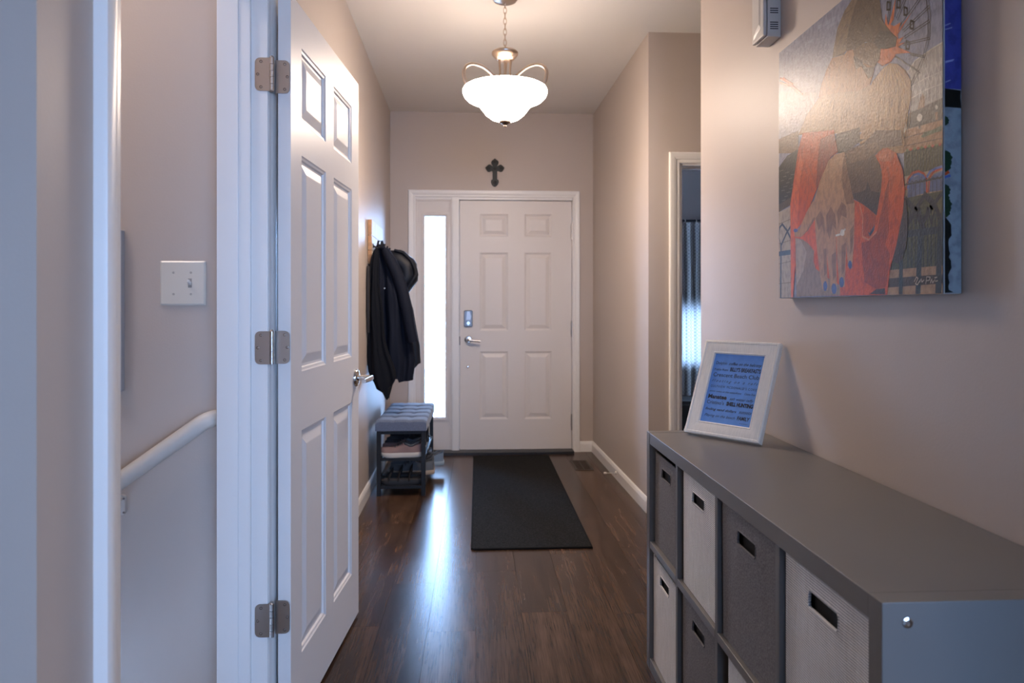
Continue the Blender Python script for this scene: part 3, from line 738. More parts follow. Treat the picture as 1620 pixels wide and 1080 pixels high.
# hood: dome of segments with a peak
rr = []
for k in range(15):
    a = -1.25 + 3.3 * k / 14
    cx, cz = -.552, 1.405
    rr.append([])
    for j in range(20):
        t = 2 * math.pi * j / 20
        rad = .152 * (1 + .035 * math.sin(k * 1.9)) ; wy = .085
        u = rad * (.52 + .48 * math.cos(t)); vy = wy * math.sin(t)
        rr[-1].append((cx + u * math.cos(a) * 1.02, 4.63 + vy, cz + u * math.sin(a) * 1.05))
b = MB(); b.rings(rr, True, True, True); hd = b.build('hood', INK, cB, smooth=True, angle=80)
b = MB(); b.tube([(-.47, 4.55, 1.285), (-.43, 4.545, 1.35), (-.402, 4.55, 1.392), (-.41, 4.56, 1.43), (-.44, 4.565, 1.49), (-.49, 4.565, 1.54), (-.55, 4.57, 1.555)], [.012, .013, .014, .013, .012, .012, .010], 10)
b.build('hood_rim', INK, hd, smooth=True)
b = MB(); b.tube([(-.50, 4.60, 1.30), (-.462, 4.595, 1.15), (-.437, 4.59, 1.02), (-.420, 4.59, .92), (-.408, 4.60, .80)], [.034, .036, .034, .036, .030], 14, up=(1, 0, 0)); b.build('sleeve', INK, cB, smooth=True)

# ------------------------------------------------------------------ bench
bn = thing('shoe_bench', 'small shoe bench with tufted grey cushion tinted with painted blue daylight and black metal frame', 'bench', (-.475, 4.665, 0))
BX0, BX1, BY0, BY1 = -.632, -.315, 4.27, 5.06
N1, N2 = 26, 56; bt = [[None] * (N2 + 1) for _ in range(N1 + 1)]
tufts = [(i, j) for i in (1 / 3, 2 / 3) for j in (1 / 5, 2 / 5, 3 / 5, 4 / 5)]
b = MB()
def cz(i, j):
    z = .476
    for j0 in (1 / 5, 2 / 5, 3 / 5, 4 / 5): z -= .010 * math.exp(-((j - j0) / .022) ** 2)
    for i0 in (1 / 3, 2 / 3): z -= .004 * math.exp(-((i - i0) / .04) ** 2)
    for a, c in tufts: z -= .012 * math.exp(-(((i - a) * .3) ** 2 + ((j - c) * .8) ** 2) / .0006)
    e = min(i, 1 - i) * .317; f = min(j, 1 - j) * .79
    for d in (e, f):
        if d < .022: z -= .012 * (1 - d / .022) ** 2
    return z
rr = [[(BX0 + (BX1 - BX0) * i / N1, BY0 + (BY1 - BY0) * j / N2, cz(i / N1, j / N2)) for j in range(N2 + 1)] for i in range(N1 + 1)]
b.rings(rr, False, False, False)
border = [rr[0][j] for j in range(N2 + 1)] + [rr[i][N2] for i in range(1, N1 + 1)] + [rr[N1][j] for j in range(N2 - 1, -1, -1)] + [rr[i][0] for i in range(N1 - 1, 0, -1)]
low = [(x, y, .408) for x, y, z in border]
b.rings([border, low], True, False, True)
cu = b.build('cushion', SLATE, bn, smooth=True, angle=50)
for a, c in tufts:
    b = MB(); b.lathe([(.008, 0), (.007, .003), (0, .004)], (BX0 + (BX1 - BX0) * a, BY0 + (BY1 - BY0) * c, cz(a, c) - .001), 10); b.build('tuft_button', SLATE, cu, smooth=True)
LG = .013
LXs, LYs = (-.612, -.336), (4.292, 5.04)
for x in LXs:
    for y in LYs: boxo('leg', DARKMETAL, x - LG, x + LG, y - LG, y + LG, 0, .408, bn, .002)
for z in (.395, .228, .055):
    b = MB()
    for y in LYs: b.box(LXs[0] + LG, LXs[1] - LG, y - .009, y + .009, z - .009, z + .009)
    for x in LXs: b.box(x - .009, x + .009, LYs[0] + LG, LYs[1] - LG, z - .009, z + .009)
    b.build('rail', DARKMETAL, bn, bevel=.001)
for z in (.228, .055):
    b = MB()
    for k in range(9): 
        x = LXs[0] + .03 + k * .0270; b.tube([(x, LYs[0], z + .006), (x, LYs[1], z + .006)], .003, 6)
    b.build('shelf_wire', DARKMETAL, bn, smooth=True)

# ------------------------------------------------------------------ shoes
def shoe(label, loc, ang, L, cols, kind='sneaker', tilt=0):
    """local +x heel->toe, sole on z=0"""
    root = thing('shoe', label, 'shoe', loc, 'shoes on the bench shelves', rot=(0, tilt, ang))
    up, so, li_ = cols
    W = .098 * L / .28
    hw = lambda t: W / 2 * (.62 + .30 * math.sin(min(1, t / .22) * math.pi / 2) - .12 * math.exp(-((t - .45) / .16) ** 2) + .08 * math.exp(-((t - .72) / .15) ** 2)) * max(.05, (1 - max(0, (t - .80) / .2) ** 2.2)) ** .5
    ctr = lambda t: .006 * math.sin(t * 3)
    sh = .030 if kind != 'flat' else .014
    # sole
    b = MB(); n = 26; ol = []
    ts = [.5 - .5 * math.cos(math.pi * k / n) for k in range(n + 1)]
    L_ = [(t * L, ctr(t) + hw(t)) for t in ts]; R_ = [(t * L, ctr(t) - hw(t)) for t in ts[::-1]]
    out = L_ + R_[1:-1]
    cxm = L / 2
    def ringo(s, z, ts_=0): return [(cxm + (x - cxm) * s, y * s, z + ts_ * max(0, x / L - .8) ** 2 * 4 * .05) for x, y in out]
    b.rings([ringo(.96, 0, 1.6), ringo(1.0, .006, 1.2), ringo(1.015, sh * .7, .6), ringo(.99, sh, .4)], True, True, True)
    b.build('sole', so, root, smooth=True, local=True, angle=50)
    if kind == 'sandal':
        for x, hgt in ((.30, .055), (.55, .05), (.78, .035)):
            b = MB(); w_ = hw(x) * .98
            b.tube([(x * L, ctr(x) - w_, sh * .8), (x * L - .005, ctr(x) - w_ * .9, sh + hgt * .6), (x * L - .01, ctr(x), sh + hgt), (x * L - .005, ctr(x) + w_ * .9, sh + hgt * .6), (x * L, ctr(x) + w_, sh * .8)], .016, 8, flat=.28, up=(0, 0, 1))
            b.build('strap', up, root, smooth=True, local=True)
        boxo('footbed', li_, .03 * L, .9 * L, -.03, .03, sh - .001, sh + .004, root, .002, local=True)
        return root
    hz = .092 * L / .28 if kind == 'sneaker' else (.135 if kind == 'boot' else .075)
    rr = []
    for k in range(25):
        t = .015 + .97 * k / 24; w_ = hw(t) * .97
        col = hz * (1 - .18 * math.exp(-((t - .26) / .09) ** 2) + .08 * math.exp(-((t - .03) / .05) ** 2))
        vamp = sh + (hz * .98 - sh) * max(0, 1 - max(0, (t - .36)) / .50) ** 1.25 + .016 * math.sqrt(max(0, 1 - ((t - .86) / .16) ** 2)) if t > .36 else col
        vamp = max(vamp, sh + .020 * max(0, 1 - max(0, t - .93) / .06) ** .5)
        top = col if t <= .40 else vamp
        op = 1 if .05 < t < .40 else 0
        ring = []
        for j in range(17):
            s = j / 16
            if s < .3: q = s / .3; y = -w_ * (1 - .28 * q ** 2); z = sh * .8 + (top - sh * .8) * q
            elif s > .7: q = (1 - s) / .3; y = w_ * (1 - .28 * q ** 2); z = sh * .8 + (top - sh * .8) * q
            else:
                q = (s - .3) / .4; y = w_ * .72 * (2 * q - 1)
                if op: z = top - (top - sh - .01) * (1 - abs(2 * q - 1) ** 6)
                else: z = top + (.014 * (1 - (2 * q - 1) ** 2))
            ring.append((t * L, ctr(t) + y, z))
        rr.append(ring)
    b = MB(); b.rings(rr, False, True, True); uo = b.build('upper', up, root, smooth=True, local=True, angle=70)
    cz_ = lambda t: hz * (1 - .18 * math.exp(-((t - .26) / .09) ** 2) + .08 * math.exp(-((t - .03) / .05) ** 2))
    pc = []
    for k in range(28):
        a = 2 * math.pi * k / 28; t = .225 + .175 * math.cos(a); pc.append((t * L, ctr(t) + hw(t) * .73 * math.sin(a), cz_(t) + .001))
    b = MB(); b.tube(pc, .005, 8, closed=True)
    b.build('collar', li_, root, smooth=True, local=True)
    if kind == 'sneaker':
        b = MB()
        for k in range(4):
            t = .44 + k * .065; top = sh + (hz * .98 - sh) * max(0, 1 - (t - .36) / .50) ** 1.25 + .014
            b.tube([(t * L, -hw(t) * .58, top - .004), (t * L + .002, -hw(t) * .3, top + .0005), (t * L + .004, 0, top + .002), (t * L + .002, hw(t) * .3, top + .0005), (t * L, hw(t) * .58, top - .004)], .0028, 6)
        b.build('laces', li_, root, smooth=True, local=True)
    return root
def cl(n, c, r=.8): return mat(n, c, r, bump=(300, .4))
PINK = cl('dusty_pink_knit', (.20, .135, .135)); GREYU = cl('grey_mesh', (.10, .11, .125)); OFFW = mat('off_white_sole', (.55, .52, .47), .6)
DK = cl('black_mesh', (.012, .013, .016)); DSO = mat('black_sole', (.015, .015, .017), .6); BEI = mat('tan_gum_sole', (.42, .33, .25), .6)
LB = cl('light_blue_mesh', (.16, .22, .30)); LBS = mat('pale_blue_sole', (.30, .38, .45), .55); DGR = cl('charcoal_suede', (.035, .035, .042))
ANG = math.pi + math.radians(3)
Z1, Z2 = .2375, .0645
shoe('dusty pink sneaker with a thick white sole, front of the upper shelf', (-.350, 4.345, Z1), ANG, .262, (PINK, OFFW, GREYU))
shoe('second dusty pink sneaker, just behind the front one on the upper shelf', (-.352, 4.455, Z1), ANG - .05, .262, (PINK, OFFW, GREYU))
shoe('dark charcoal low shoe in the middle of the upper shelf', (-.345, 4.575, Z1), ANG, .27, (DGR, DSO, DK), 'low')
shoe('dark charcoal low shoe behind its twin on the upper shelf', (-.348, 4.69, Z1), ANG + .04, .27, (DGR, DSO, DK), 'low')
shoe('black high top sneaker near the back of the upper shelf', (-.34, 4.81, Z1), ANG, .27, (DK, DSO, DGR), 'boot')
shoe('black high top sneaker at the very back of the upper shelf', (-.345, 4.93, Z1), ANG - .03, .27, (DK, DSO, DGR), 'boot')
shoe('black strap sandal at the front of the lower shelf', (-.352, 4.345, Z2), ANG, .262, (DK, DSO, DGR), 'sandal')
shoe('second black strap sandal behind the first on the lower shelf', (-.355, 4.468, Z2), ANG, .262, (DK, DSO, DGR), 'sandal')
shoe('grey sneaker with a tan sole poking out of the lower shelf', (-.285, 4.60, Z2), ANG - .04, .30, (GREYU, BEI, DGR))
shoe('grey sneaker with a tan sole, behind its mate on the lower shelf', (-.295, 4.72, Z2), ANG, .30, (GREYU, BEI, DGR))
shoe('light blue sneaker sticking out at the back of the lower shelf', (-.235, 4.855, Z2), ANG, .275, (LB, LBS, GREYU))
shoe('light blue sneaker deepest inside the lower shelf', (-.325, 4.97, Z2), ANG + .03, .27, (LB, LBS, GREYU))

# ------------------------------------------------------------------ cube shelf and bins
CX0, CX1 = .560, .936; YN, YF = .918, 2.232; CT = .77
cs = thing('cube_shelf', 'low taupe grey eight cube shelf standing along the right wall', 'shelf', ((CX0 + CX1) / 2, (YN + YF) / 2, 0))
boxo('side_panel', CABM, CX0, CX1, YN, YN + .034, 0, CT, cs, .0012)
boxo('side_panel', CABM, CX0, CX1, YF - .034, YF, 0, CT, cs, .0012)
boxo('top_panel', CABM, CX0 + .0008, CX1, YN + .0344, YF - .0344, CT - .037, CT - .0006, cs, .0012)
boxo('bottom_panel', CABM, CX0 + .0008, CX1, YN + .0344, YF - .0344, 0, .037, cs, .0012)
DIV = (1.2525, 1.580, 1.900)
for y in DIV: boxo('divider', CABIN, CX0 + .0015, CX1, y - .0085, y + .0085, .037, CT - .037, cs, .001)
for a, c in ((YN + .034, DIV[0] - .0085), (DIV[0] + .0085, DIV[1] - .0085), (DIV[1] + .0085, DIV[2] - .0085), (DIV[2] + .0085, YF - .034)):
    boxo('shelf_board', CABM, CX0 + .0012, CX1, a, c, .3955, .4165, cs, .001)
boxo('back_panel', CABIN, CX1 - .004, CX1, YN + .034, YF - .034, .037, CT - .037, cs)
b = MB(); b.lathe([(.0075, 0), (.0075, -.0012), (.0045, -.0022), (.003, -.0008), (0, -.0008)], (.596, YN, .742), 20, 'Y'); b.build('cam_screw', CHROME, cs, smooth=True)

def bin_(label, y0, y1, z0, z1, m, lean=0, group='fabric bins in the cube shelf', rec=.012, skew=0):
    root = thing('storage_bin', label, 'bin', (CX0 + .18, (y0 + y1) / 2, z0), group)
    b = MB(); x0, x1 = CX0 + rec, CX1 - .03; t = .004
    yc = (y0 + y1) / 2
    def F(x):  # front outer/inner with slot
        hw_, ht, hz_ = .0485, .0145, z1 - .050
        slot = [(yc + hw_ * sx, hz_ + ht * sz) for sx, sz in ((-1, -.55), (-.93, -1), (.93, -1), (1, -.55), (1, .55), (.93, 1), (-.93, 1), (-1, .55))]
        outr = [(y0, z0), (y0 + .02, z0), (y1 - .02, z0), (y1, z0), (y1, z1), (y1 - .02, z1 + skew), (y0 + .02, z1 + skew), (y0, z1)]
        return outr, slot
    outr, slot = F(0)
    N_ = 14
    bul = lambda y, z: -.006 * math.sin(math.pi * min(1, max(0, (y - y0) / (y1 - y0)))) * math.sin(math.pi * min(1, max(0, (z - z0) / (z1 - z0)))) + lean * (z - z0) / (z1 - z0)
    for x, sg in ((x0, 1), (x0 + t, -1)):
        b.rings([[(x + bul(y, z), y, z) for y, z in outr], [(x + bul(y, z), (y + q[0]) / 2, (z + q[1]) / 2) for (y, z), q in zip(outr, slot)],
                 [(x + bul(y, z), y, z) for y, z in slot]], True, False, False)
    b.rings([[(x0 + bul(y, z), y, z) for y, z in slot], [(x0 + t + bul(y, z), y, z) for y, z in slot]], True, False, False)
    # rim of the front wall
    b.rings([[(x0 + bul(y, z), y, z) for y, z in outr], [(x0 + t + bul(y, z), y, z) for y, z in outr]], True, False, False)
    b.box(x0 + t, x1, y0, y0 + t, z0, z1); b.box(x0 + t, x1, y1 - t, y1, z0, z1); b.box(x1 - t, x1, y0, y1, z0, z1)
    b.box(x0 + t, x1, y0, y1, z0, z0 + t)
    b.build('bin_body', m, root)
    b = MB(); b.tube([(x0 - .0003 + bul(y, z), y, z) for y, z in slot], .0014, 6, closed=True); b.build('handle_slot_binding', m, root, smooth=True)
    boxo('slot_shade_sheet', mat('slot_shade_black', (.012, .012, .013), .9), x0 + t + .004, x0 + t + .006, y0 + t + .001, y1 - t - .001, z0 + t, z1 - .012 + min(0, skew), root)  # near-black sheet stands in for the shade inside the handle hole
    return root
zt, zb = (.4172, .727), (.0375, .385)
GF, WF = FELT, RIBBED
bin_('grey felt bin in the top row at the far end of the shelf', 1.9185, 2.188, zt[0], .712, GF, .002, skew=-.004, rec=.016)
bin_('white ribbed bin in the top row, second from the far end', 1.5995, 1.868, zt[0], .7275, WF)
bin_('grey felt bin in the top row, second nearest the camera', 1.268, 1.562, zt[0], .7285, GF, -.002)
bin_('white ribbed bin in the top row at the near end of the shelf', .957, 1.2395, zt[0], .730, WF)
bin_('white ribbed bin in the bottom row at the far end of the shelf', 1.9125, 2.190, zb[0], .378, WF, skew=-.006)
bin_('grey felt bin in the bottom row beside the far white bin', 1.592, 1.874, zb[0], .388, GF)
bin_('white ribbed bin in the bottom row under the near grey bin', 1.268, 1.530, zb[0], .381, WF)

# ------------------------------------------------------------------ photo frame with printed words
fx = Vector((.614, -.789, 0)).normalized(); bk = Vector((.789, .614, 0)).normalized()
th = R(23.5)
fy = bk * math.sin(th) + Vector((0, 0, math.cos(th))); fz = fx.cross(fy)
M3 = Matrix((fx, fy, fz)).transposed()
FO = Vector((.664, 2.170, .7785))
pf = thing('picture_frame', 'white framed blue print of seaside words leaning on the wall', 'picture frame', tuple(FO), rot=M3.to_euler())
FW, FH, BW = .262, .318, .044
b = MB()
b.sweep([(0, 0), (FW, 0), (FW, FH), (0, FH), (0, -.0001)],
        [(0, -.020), (0, -.003), (.003, 0), (.008, .0005), (.010, -.0015), (.013, -.001), (BW - .006, -.0045), (BW - .003, -.0035), (BW, -.006), (BW, -.012), (BW, -.020)], lambda u, v, h: (u, v, h))
b.build('frame_moulding', mat('cream_white_wood', (.84, .79, .71), .5, noise=(30, .05, (8, 1, 1)), bump=(120, .15, (6, 1, 1))), pf, local=True, smooth=True, angle=25)
boxo('backing', mat('backing_board', (.08, .06, .05), .8), BW - .004, FW - BW + .004, BW - .004, FH - BW + .004, -.018, -.012, pf, local=True)
PRT = mat('blue_print_paper', (.125, .31, .72), .45, noise=(60, .06))
pr = boxo('print', PRT, BW - .002, FW - BW + .002, BW - .002, FH - BW + .002, -.0115, -.0105, pf, local=True)
INKM = mat('black_print_ink', (.010, .012, .018), .5)
PWid, PHt = FW - 2 * BW, FH - 2 * BW
def word(txt, x0, x1, yf, hgt, bold=0, shear=0, sp=1.0):
    cu_ = bpy.data.curves.new('lettering', 'FONT'); cu_.body = txt; cu_.size = 1; cu_.shear = shear; cu_.offset = bold; cu_.space_character = sp; cu_.resolution_u = 3
    ob = bpy.data.objects.new('lettering_source', cu_); COL.objects.link(ob)
    dg = bpy.context.evaluated_depsgraph_get(); me = bpy.data.meshes.new_from_object(ob.evaluated_get(dg))
    bpy.data.objects.remove(ob)
    xs = [v.co.x for v in me.vertices]; a, c = min(xs), max(xs)
    sx = (x1 - x0) * PWid / (c - a); sy = hgt * PHt / .72
    for v in me.vertices:
        v.co = Vector((BW + x0 * PWid + (v.co.x - a) * sx, BW + PHt * (1 - yf) + v.co.y * sy, -.0101))
    me.materials.clear(); me.materials.append(INKM); me.name = 'lettering'
    for p in me.polygons: p.material_index = 0
    o2 = bpy.data.objects.new('lettering', me); COL.objects.link(o2); o2.parent = pr
    return o2
for a in [('Dolphin', .05, .28, .155, .045, 0, 0), ('coffee on the balcony', .32, .97, .155, .042, .012, .35),
          ('Publix Runs', .05, .33, .245, .032, 0, 0), ("BILLY'S BREAKFASTS", .37, .97, .245, .056, .030, 0),
          ('Crescent Beach Club', .05, .97, .335, .058, .004, 0), ('floating on a raft', .05, .97, .415, .040, 0, .5, 1.6),
          ("GULFVIEW MCDONALD'S COKE", .05, .97, .495, .034, 0, 0, 1.3), ('snow cones at the waterfront', .05, .70, .562, .026, 0, .4), ('Cocoa Shop', .76, .97, .562, .030, 0, .4),
          ('Manatee', .05, .43, .655, .058, .040, 0), ('salt water taffy', .49, .96, .655, .040, 0, .45),
          ("Cristino's", .05, .40, .735, .050, .004, 0), ('SHELL HUNTING', .45, .97, .735, .052, .055, 0),
          ('finding sand dollars', .05, .68, .825, .036, .014, .3), ('sunsets', .73, .97, .825, .048, 0, .4),
          ('Playing on the beach', .06, .68, .915, .038, 0, .4), ('FAMILY', .72, .96, .915, .050, .035, .1), ('Clearwater', .78, .95, .965, .012, 0, .2)]:
    word(*a)

# ------------------------------------------------------------------ canvas painting
PAINT=[(0,(168,160,158),[(615,470),(635,483),(655,484),(688,488),(720,489),(720,378),(622,377),(622,450)]),
(2,(200,196,192),[(626,466),(626,383)]),
(2,(200,196,192),[(639,469),(639,383)]),
(2,(200,196,192),[(651,471),(651,383)]),
(2,(200,196,192),[(664,474),(664,383)]),
(2,(200,196,192),[(676,476),(676,383)]),
(2,(200,196,192),[(688,478),(688,383)]),
(2,(200,196,192),[(699,481),(699,383)]),
(2,(200,196,192),[(711,483),(711,383)]),
(2,(200,196,192),[(722,485),(722,383)]),
(2,(205,200,196),[(622,450),(640,406)]),
(2,(205,200,196),[(640,450),(622,409)]),
(2,(205,200,196),[(638,452),(656,408)]),
(2,(205,200,196),[(656,451),(638,409)]),
(2,(205,200,196),[(654,453),(671,409)]),
(2,(205,200,196),[(671,453),(654,409)]),
(2,(205,200,196),[(670,455),(687,410)]),
(2,(205,200,196),[(687,455),(670,410)]),
(2,(205,200,196),[(685,457),(702,412)]),
(2,(205,200,196),[(702,456),(685,410)]),
(2,(205,200,196),[(700,458),(716,413)]),
(2,(205,200,196),[(716,458),(700,410)]),
(2,(205,200,196),[(715,460),(731,414)]),
(2,(205,200,196),[(731,460),(715,410)]),
(2,(210,205,200),[(615,468),(635,482),(655,484),(688,487),(724,488)]),
(2,(210,205,200),[(624,432),(666,435),(724,432)]),
(2,(210,205,200),[(624,408),(666,412),(724,408)]),
(0,(72,62,58),[(615,379),(720,380),(720,334),(666,339),(596,345)]),
(0,(150,115,90),[(653,399),(660,409),(668,395),(666,378),(644,379)]),
(0,(160,120,92),[(698,358),(706,357),(706,342),(699,341)]),
(0,(172,130,98),[(593,349),(720,338),(720,285),(589,302)]),
(2,(120,90,70),[(596,332),(724,322)]),
(2,(120,90,70),[(596,315),(724,302)]),
(0,(92,98,62),[(655,321),(666,327),(692,326),(718,328),(718,317),(688,318),(662,317)]),
(0,(205,198,185),[(642,364),(647,369),(654,368),(660,362),(658,354),(651,352),(644,357)]),
(0,(205,198,185),[(593,361),(601,364),(608,360),(611,350),(605,343),(596,343),(591,349)]),
(0,(205,198,185),[(697,369),(701,372),(706,368),(706,363),(701,362)]),
(0,(60,55,52),[(647,353),(654,351),(653,338),(648,338)]),
(0,(60,55,52),[(596,343),(603,341),(602,326),(596,327)]),
(0,(88,84,55),[(600,302),(640,301),(687,294),(720,292),(720,244),(659,248),(600,250)]),
(2,(52,50,42),[(608,300),(608,251)]),
(2,(52,50,42),[(617,299),(617,250)]),
(2,(52,50,42),[(627,298),(627,249)]),
(2,(52,50,42),[(636,298),(636,249)]),
(2,(52,50,42),[(645,297),(645,248)]),
(2,(52,50,42),[(654,296),(654,248)]),
(2,(52,50,42),[(663,295),(663,247)]),
(2,(52,50,42),[(672,294),(672,247)]),
(2,(52,50,42),[(681,293),(681,246)]),
(2,(52,50,42),[(690,293),(690,246)]),
(2,(52,50,42),[(698,292),(698,245)]),
(2,(52,50,42),[(707,291),(707,245)]),
(2,(52,50,42),[(715,290),(715,244)]),
(2,(52,50,42),[(603,300),(721,289)]),
(0,(110,120,70),[(605,304),(611,307),(616,302),(610,300)]),
(0,(190,95,60),[(617,303),(623,306),(628,301),(622,299)]),
(0,(110,120,70),[(629,301),(635,304),(640,300),(634,297)]),
(0,(190,95,60),[(641,300),(647,303),(652,298),(646,296)]),
(0,(110,120,70),[(652,298),(658,301),(663,297),(657,294)]),
(0,(190,95,60),[(664,297),(669,300),(674,295),(669,293)]),
(0,(110,120,70),[(675,295),(681,299),(685,294),(680,292)]),
(0,(190,95,60),[(686,294),(691,297),(696,293),(691,290)]),
(0,(110,120,70),[(697,293),(702,296),(707,291),(701,289)]),
(0,(190,95,60),[(708,291),(713,295),(717,290),(712,288)]),
(0,(175,150,130),[(603,250),(720,245),(720,199),(603,205)]),
(0,(100,110,150),[(613,203),(613,230),(625,243),(650,244),(669,232),(673,204)]),
(0,(100,110,150),[(678,204),(680,228),(696,237),(720,239),(720,201)]),
(5,(190,85,45),[(607,222),(613,243),(628,252),(647,252),(664,244),(673,233),(673,204)]),
(5,(110,125,185),[(613,224),(619,240),(633,247),(647,247),(662,240),(668,232)]),
(5,(190,85,45),[(678,205),(681,232),(694,242),(721,244)]),
(5,(110,125,185),[(674,235),(682,244),(700,247),(721,247)]),
(2,(55,55,62),[(610,231),(610,201)]),
(2,(55,55,62),[(624,230),(624,200)]),
(2,(55,55,62),[(638,228),(638,200)]),
(2,(55,55,62),[(652,227),(652,200)]),
(2,(55,55,62),[(665,226),(665,199)]),
(2,(55,55,62),[(678,225),(678,199)]),
(2,(55,55,62),[(691,224),(691,199)]),
(2,(55,55,62),[(703,223),(703,199)]),
(2,(55,55,62),[(715,222),(715,198)]),
(2,(55,50,50),[(605,232),(613,237),(620,230)]),
(2,(55,50,50),[(619,231),(627,236),(634,229)]),
(2,(55,50,50),[(633,230),(640,235),(648,228)]),
(2,(55,50,50),[(647,229),(654,234),(661,227)]),
(2,(55,50,50),[(660,228),(667,233),(674,226)]),
(2,(55,50,50),[(673,227),(680,232),(687,225)]),
(2,(55,50,50),[(686,227),(693,231),(700,225)]),
(2,(55,50,50),[(699,226),(705,230),(712,224)]),
(2,(55,50,50),[(711,225),(718,230),(724,223)]),
(3,(55,50,50),[(603,232),(721,226)]),
(0,(84,82,50),[(600,204),(720,200),(720,55),(640,55),(552,54),(574,126)]),
(0,(105,98,58),[(678,188),(720,188),(720,158),(682,157)]),
(3,(50,52,46),[(613,173),(613,57)]),
(3,(50,52,46),[(626,167),(626,56)]),
(3,(50,52,46),[(638,162),(638,56)]),
(3,(50,52,46),[(651,168),(651,56)]),
(3,(50,52,46),[(663,162),(663,56)]),
(3,(50,52,46),[(676,157),(676,56)]),
(3,(50,52,46),[(687,163),(687,56)]),
(3,(50,52,46),[(699,158),(699,56)]),
(3,(50,52,46),[(711,152),(711,56)]),
(4,(55,48,46),[(613,148),(626,181),(638,144)]),
(4,(55,48,46),[(638,144),(651,177),(663,141)]),
(4,(55,48,46),[(663,141),(676,174),(687,139)]),
(4,(55,48,46),[(687,139),(699,170),(711,136)]),
(4,(55,48,46),[(711,136),(722,167),(733,133)]),
(13,(55,48,46),[(605,201),(638,173),(665,132)]),
(12,(55,48,46),[(613,148),(640,176),(669,201)]),
(13,(55,48,46),[(666,201),(694,180),(721,146)]),
(12,(55,48,46),[(662,146),(687,172),(721,194)]),
(0,(172,142,116),[(541,55),(640,55),(720,55),(720,0),(538,1)]),
(0,(82,68,60),[(548,37),(720,38),(720,20),(544,17)]),
(14,(62,64,66),[(607,128),(721,125)]),
(13,(62,66,68),[(591,118),(589,1)]),
(16,(62,66,68),[(653,118),(646,0)]),
(18,(58,60,62),[(715,141),(708,-1)]),
(0,(152,152,172),[(0,619),(228,544),(205,498),(125,458),(0,476)]),
(0,(120,95,75),[(0,476),(125,470),(125,406),(0,434)]),
(0,(120,95,75),[(0,458),(120,447),(125,412),(0,436)]),
(0,(52,50,48),[(0,392),(54,414),(130,419),(120,340),(93,288),(0,278)]),
(2,(110,108,105),[(6,379),(30,378)]),
(2,(110,108,105),[(44,366),(66,365)]),
(2,(110,108,105),[(79,354),(101,352)]),
(2,(110,108,105),[(28,358),(51,356)]),
(2,(110,108,105),[(64,345),(86,344)]),
(2,(110,108,105),[(12,349),(35,347)]),
(2,(110,108,105),[(49,336),(71,335)]),
(2,(110,108,105),[(84,324),(106,323)]),
(2,(110,108,105),[(33,328),(55,326)]),
(2,(110,108,105),[(69,316),(91,314)]),
(2,(110,108,105),[(17,319),(40,317)]),
(2,(110,108,105),[(53,307),(76,306)]),
(2,(110,108,105),[(89,295),(110,294)]),
(2,(110,108,105),[(38,298),(60,297)]),
(2,(110,108,105),[(74,286),(96,285)]),
(2,(110,108,105),[(22,289),(45,288)]),
(0,(96,80,68),[(0,280),(88,291),(83,268),(0,258)]),
(0,(176,164,156),[(0,257),(85,265),(91,1),(0,3)]),
(2,(130,120,115),[(-8,222),(88,228)]),
(2,(130,120,115),[(-8,163),(88,167)]),
(2,(130,120,115),[(-8,103),(88,106)]),
(2,(130,120,115),[(-8,44),(88,45)]),
(7,(66,78,105),[(-6,185),(6,211),(23,219),(54,197),(81,168)]),
(7,(66,78,105),[(79,207),(50,189),(15,156)]),
(8,(66,78,105),[(15,161),(13,2)]),
(14,(66,78,105),[(-8,133),(85,132)]),
(6,(66,78,105),[(-8,181),(15,156)]),
(6,(185,85,55),[(11,654),(64,624),(125,580)]),
(5,(195,95,60),[(9,642),(82,610),(149,564)]),
(4,(190,90,60),[(28,650),(91,611)]),
(2,(70,62,60),[(658,643),(677,600),(684,558),(683,513),(668,480),(649,455),(626,434)]),
(2,(70,62,60),[(651,647),(670,603),(677,561),(677,516),(662,482),(642,458),(619,436)]),
(2,(70,60,58),[(596,561),(679,577)]),
(2,(70,60,58),[(600,556),(683,572)]),
(2,(70,60,58),[(598,546),(680,548)]),
(2,(70,60,58),[(603,541),(684,543)]),
(2,(70,60,58),[(594,533),(680,513)]),
(2,(70,60,58),[(599,528),(684,508)]),
(2,(70,60,58),[(617,505),(664,482)]),
(2,(70,60,58),[(621,500),(668,477)]),
(2,(70,60,58),[(564,521),(649,456)]),
(2,(70,60,58),[(569,516),(653,451)]),
(2,(70,60,58),[(541,597),(554,663)]),
(2,(70,60,58),[(546,592),(559,657)]),
(2,(70,60,58),[(574,596),(615,640)]),
(2,(70,60,58),[(578,590),(619,635)]),
(2,(70,60,58),[(584,574),(658,609)]),
(2,(70,60,58),[(588,568),(662,604)]),
(2,(70,60,58),[(564,606),(577,661)]),
(2,(70,60,58),[(569,601),(581,656)]),
(4,(62,52,48),[(541,646),(540,629),(552,624),(553,639),(541,646)]),
(4,(62,52,48),[(577,635),(576,618),(586,613),(587,628),(577,635)]),
(4,(62,52,48),[(601,608),(600,592),(610,587),(611,601),(601,608)]),
(4,(62,52,48),[(622,571),(621,555),(631,550),(632,564),(622,571)]),
(4,(62,52,48),[(608,534),(607,518),(617,513),(618,527),(608,534)]),
(4,(62,52,48),[(640,625),(639,610),(649,605),(650,618),(640,625)]),
(0,(205,110,65),[(531,586),(536,623),(545,587)]),
(0,(205,110,65),[(544,587),(572,642),(564,597)]),
(0,(205,110,65),[(564,551),(626,586),(593,573)]),
(0,(205,110,65),[(567,550),(599,546),(577,534)]),
(0,(205,110,65),[(567,541),(603,533),(574,531)]),
(0,(205,110,65),[(564,522),(622,504),(569,539)]),
(0,(205,110,65),[(554,583),(589,581),(579,561)]),
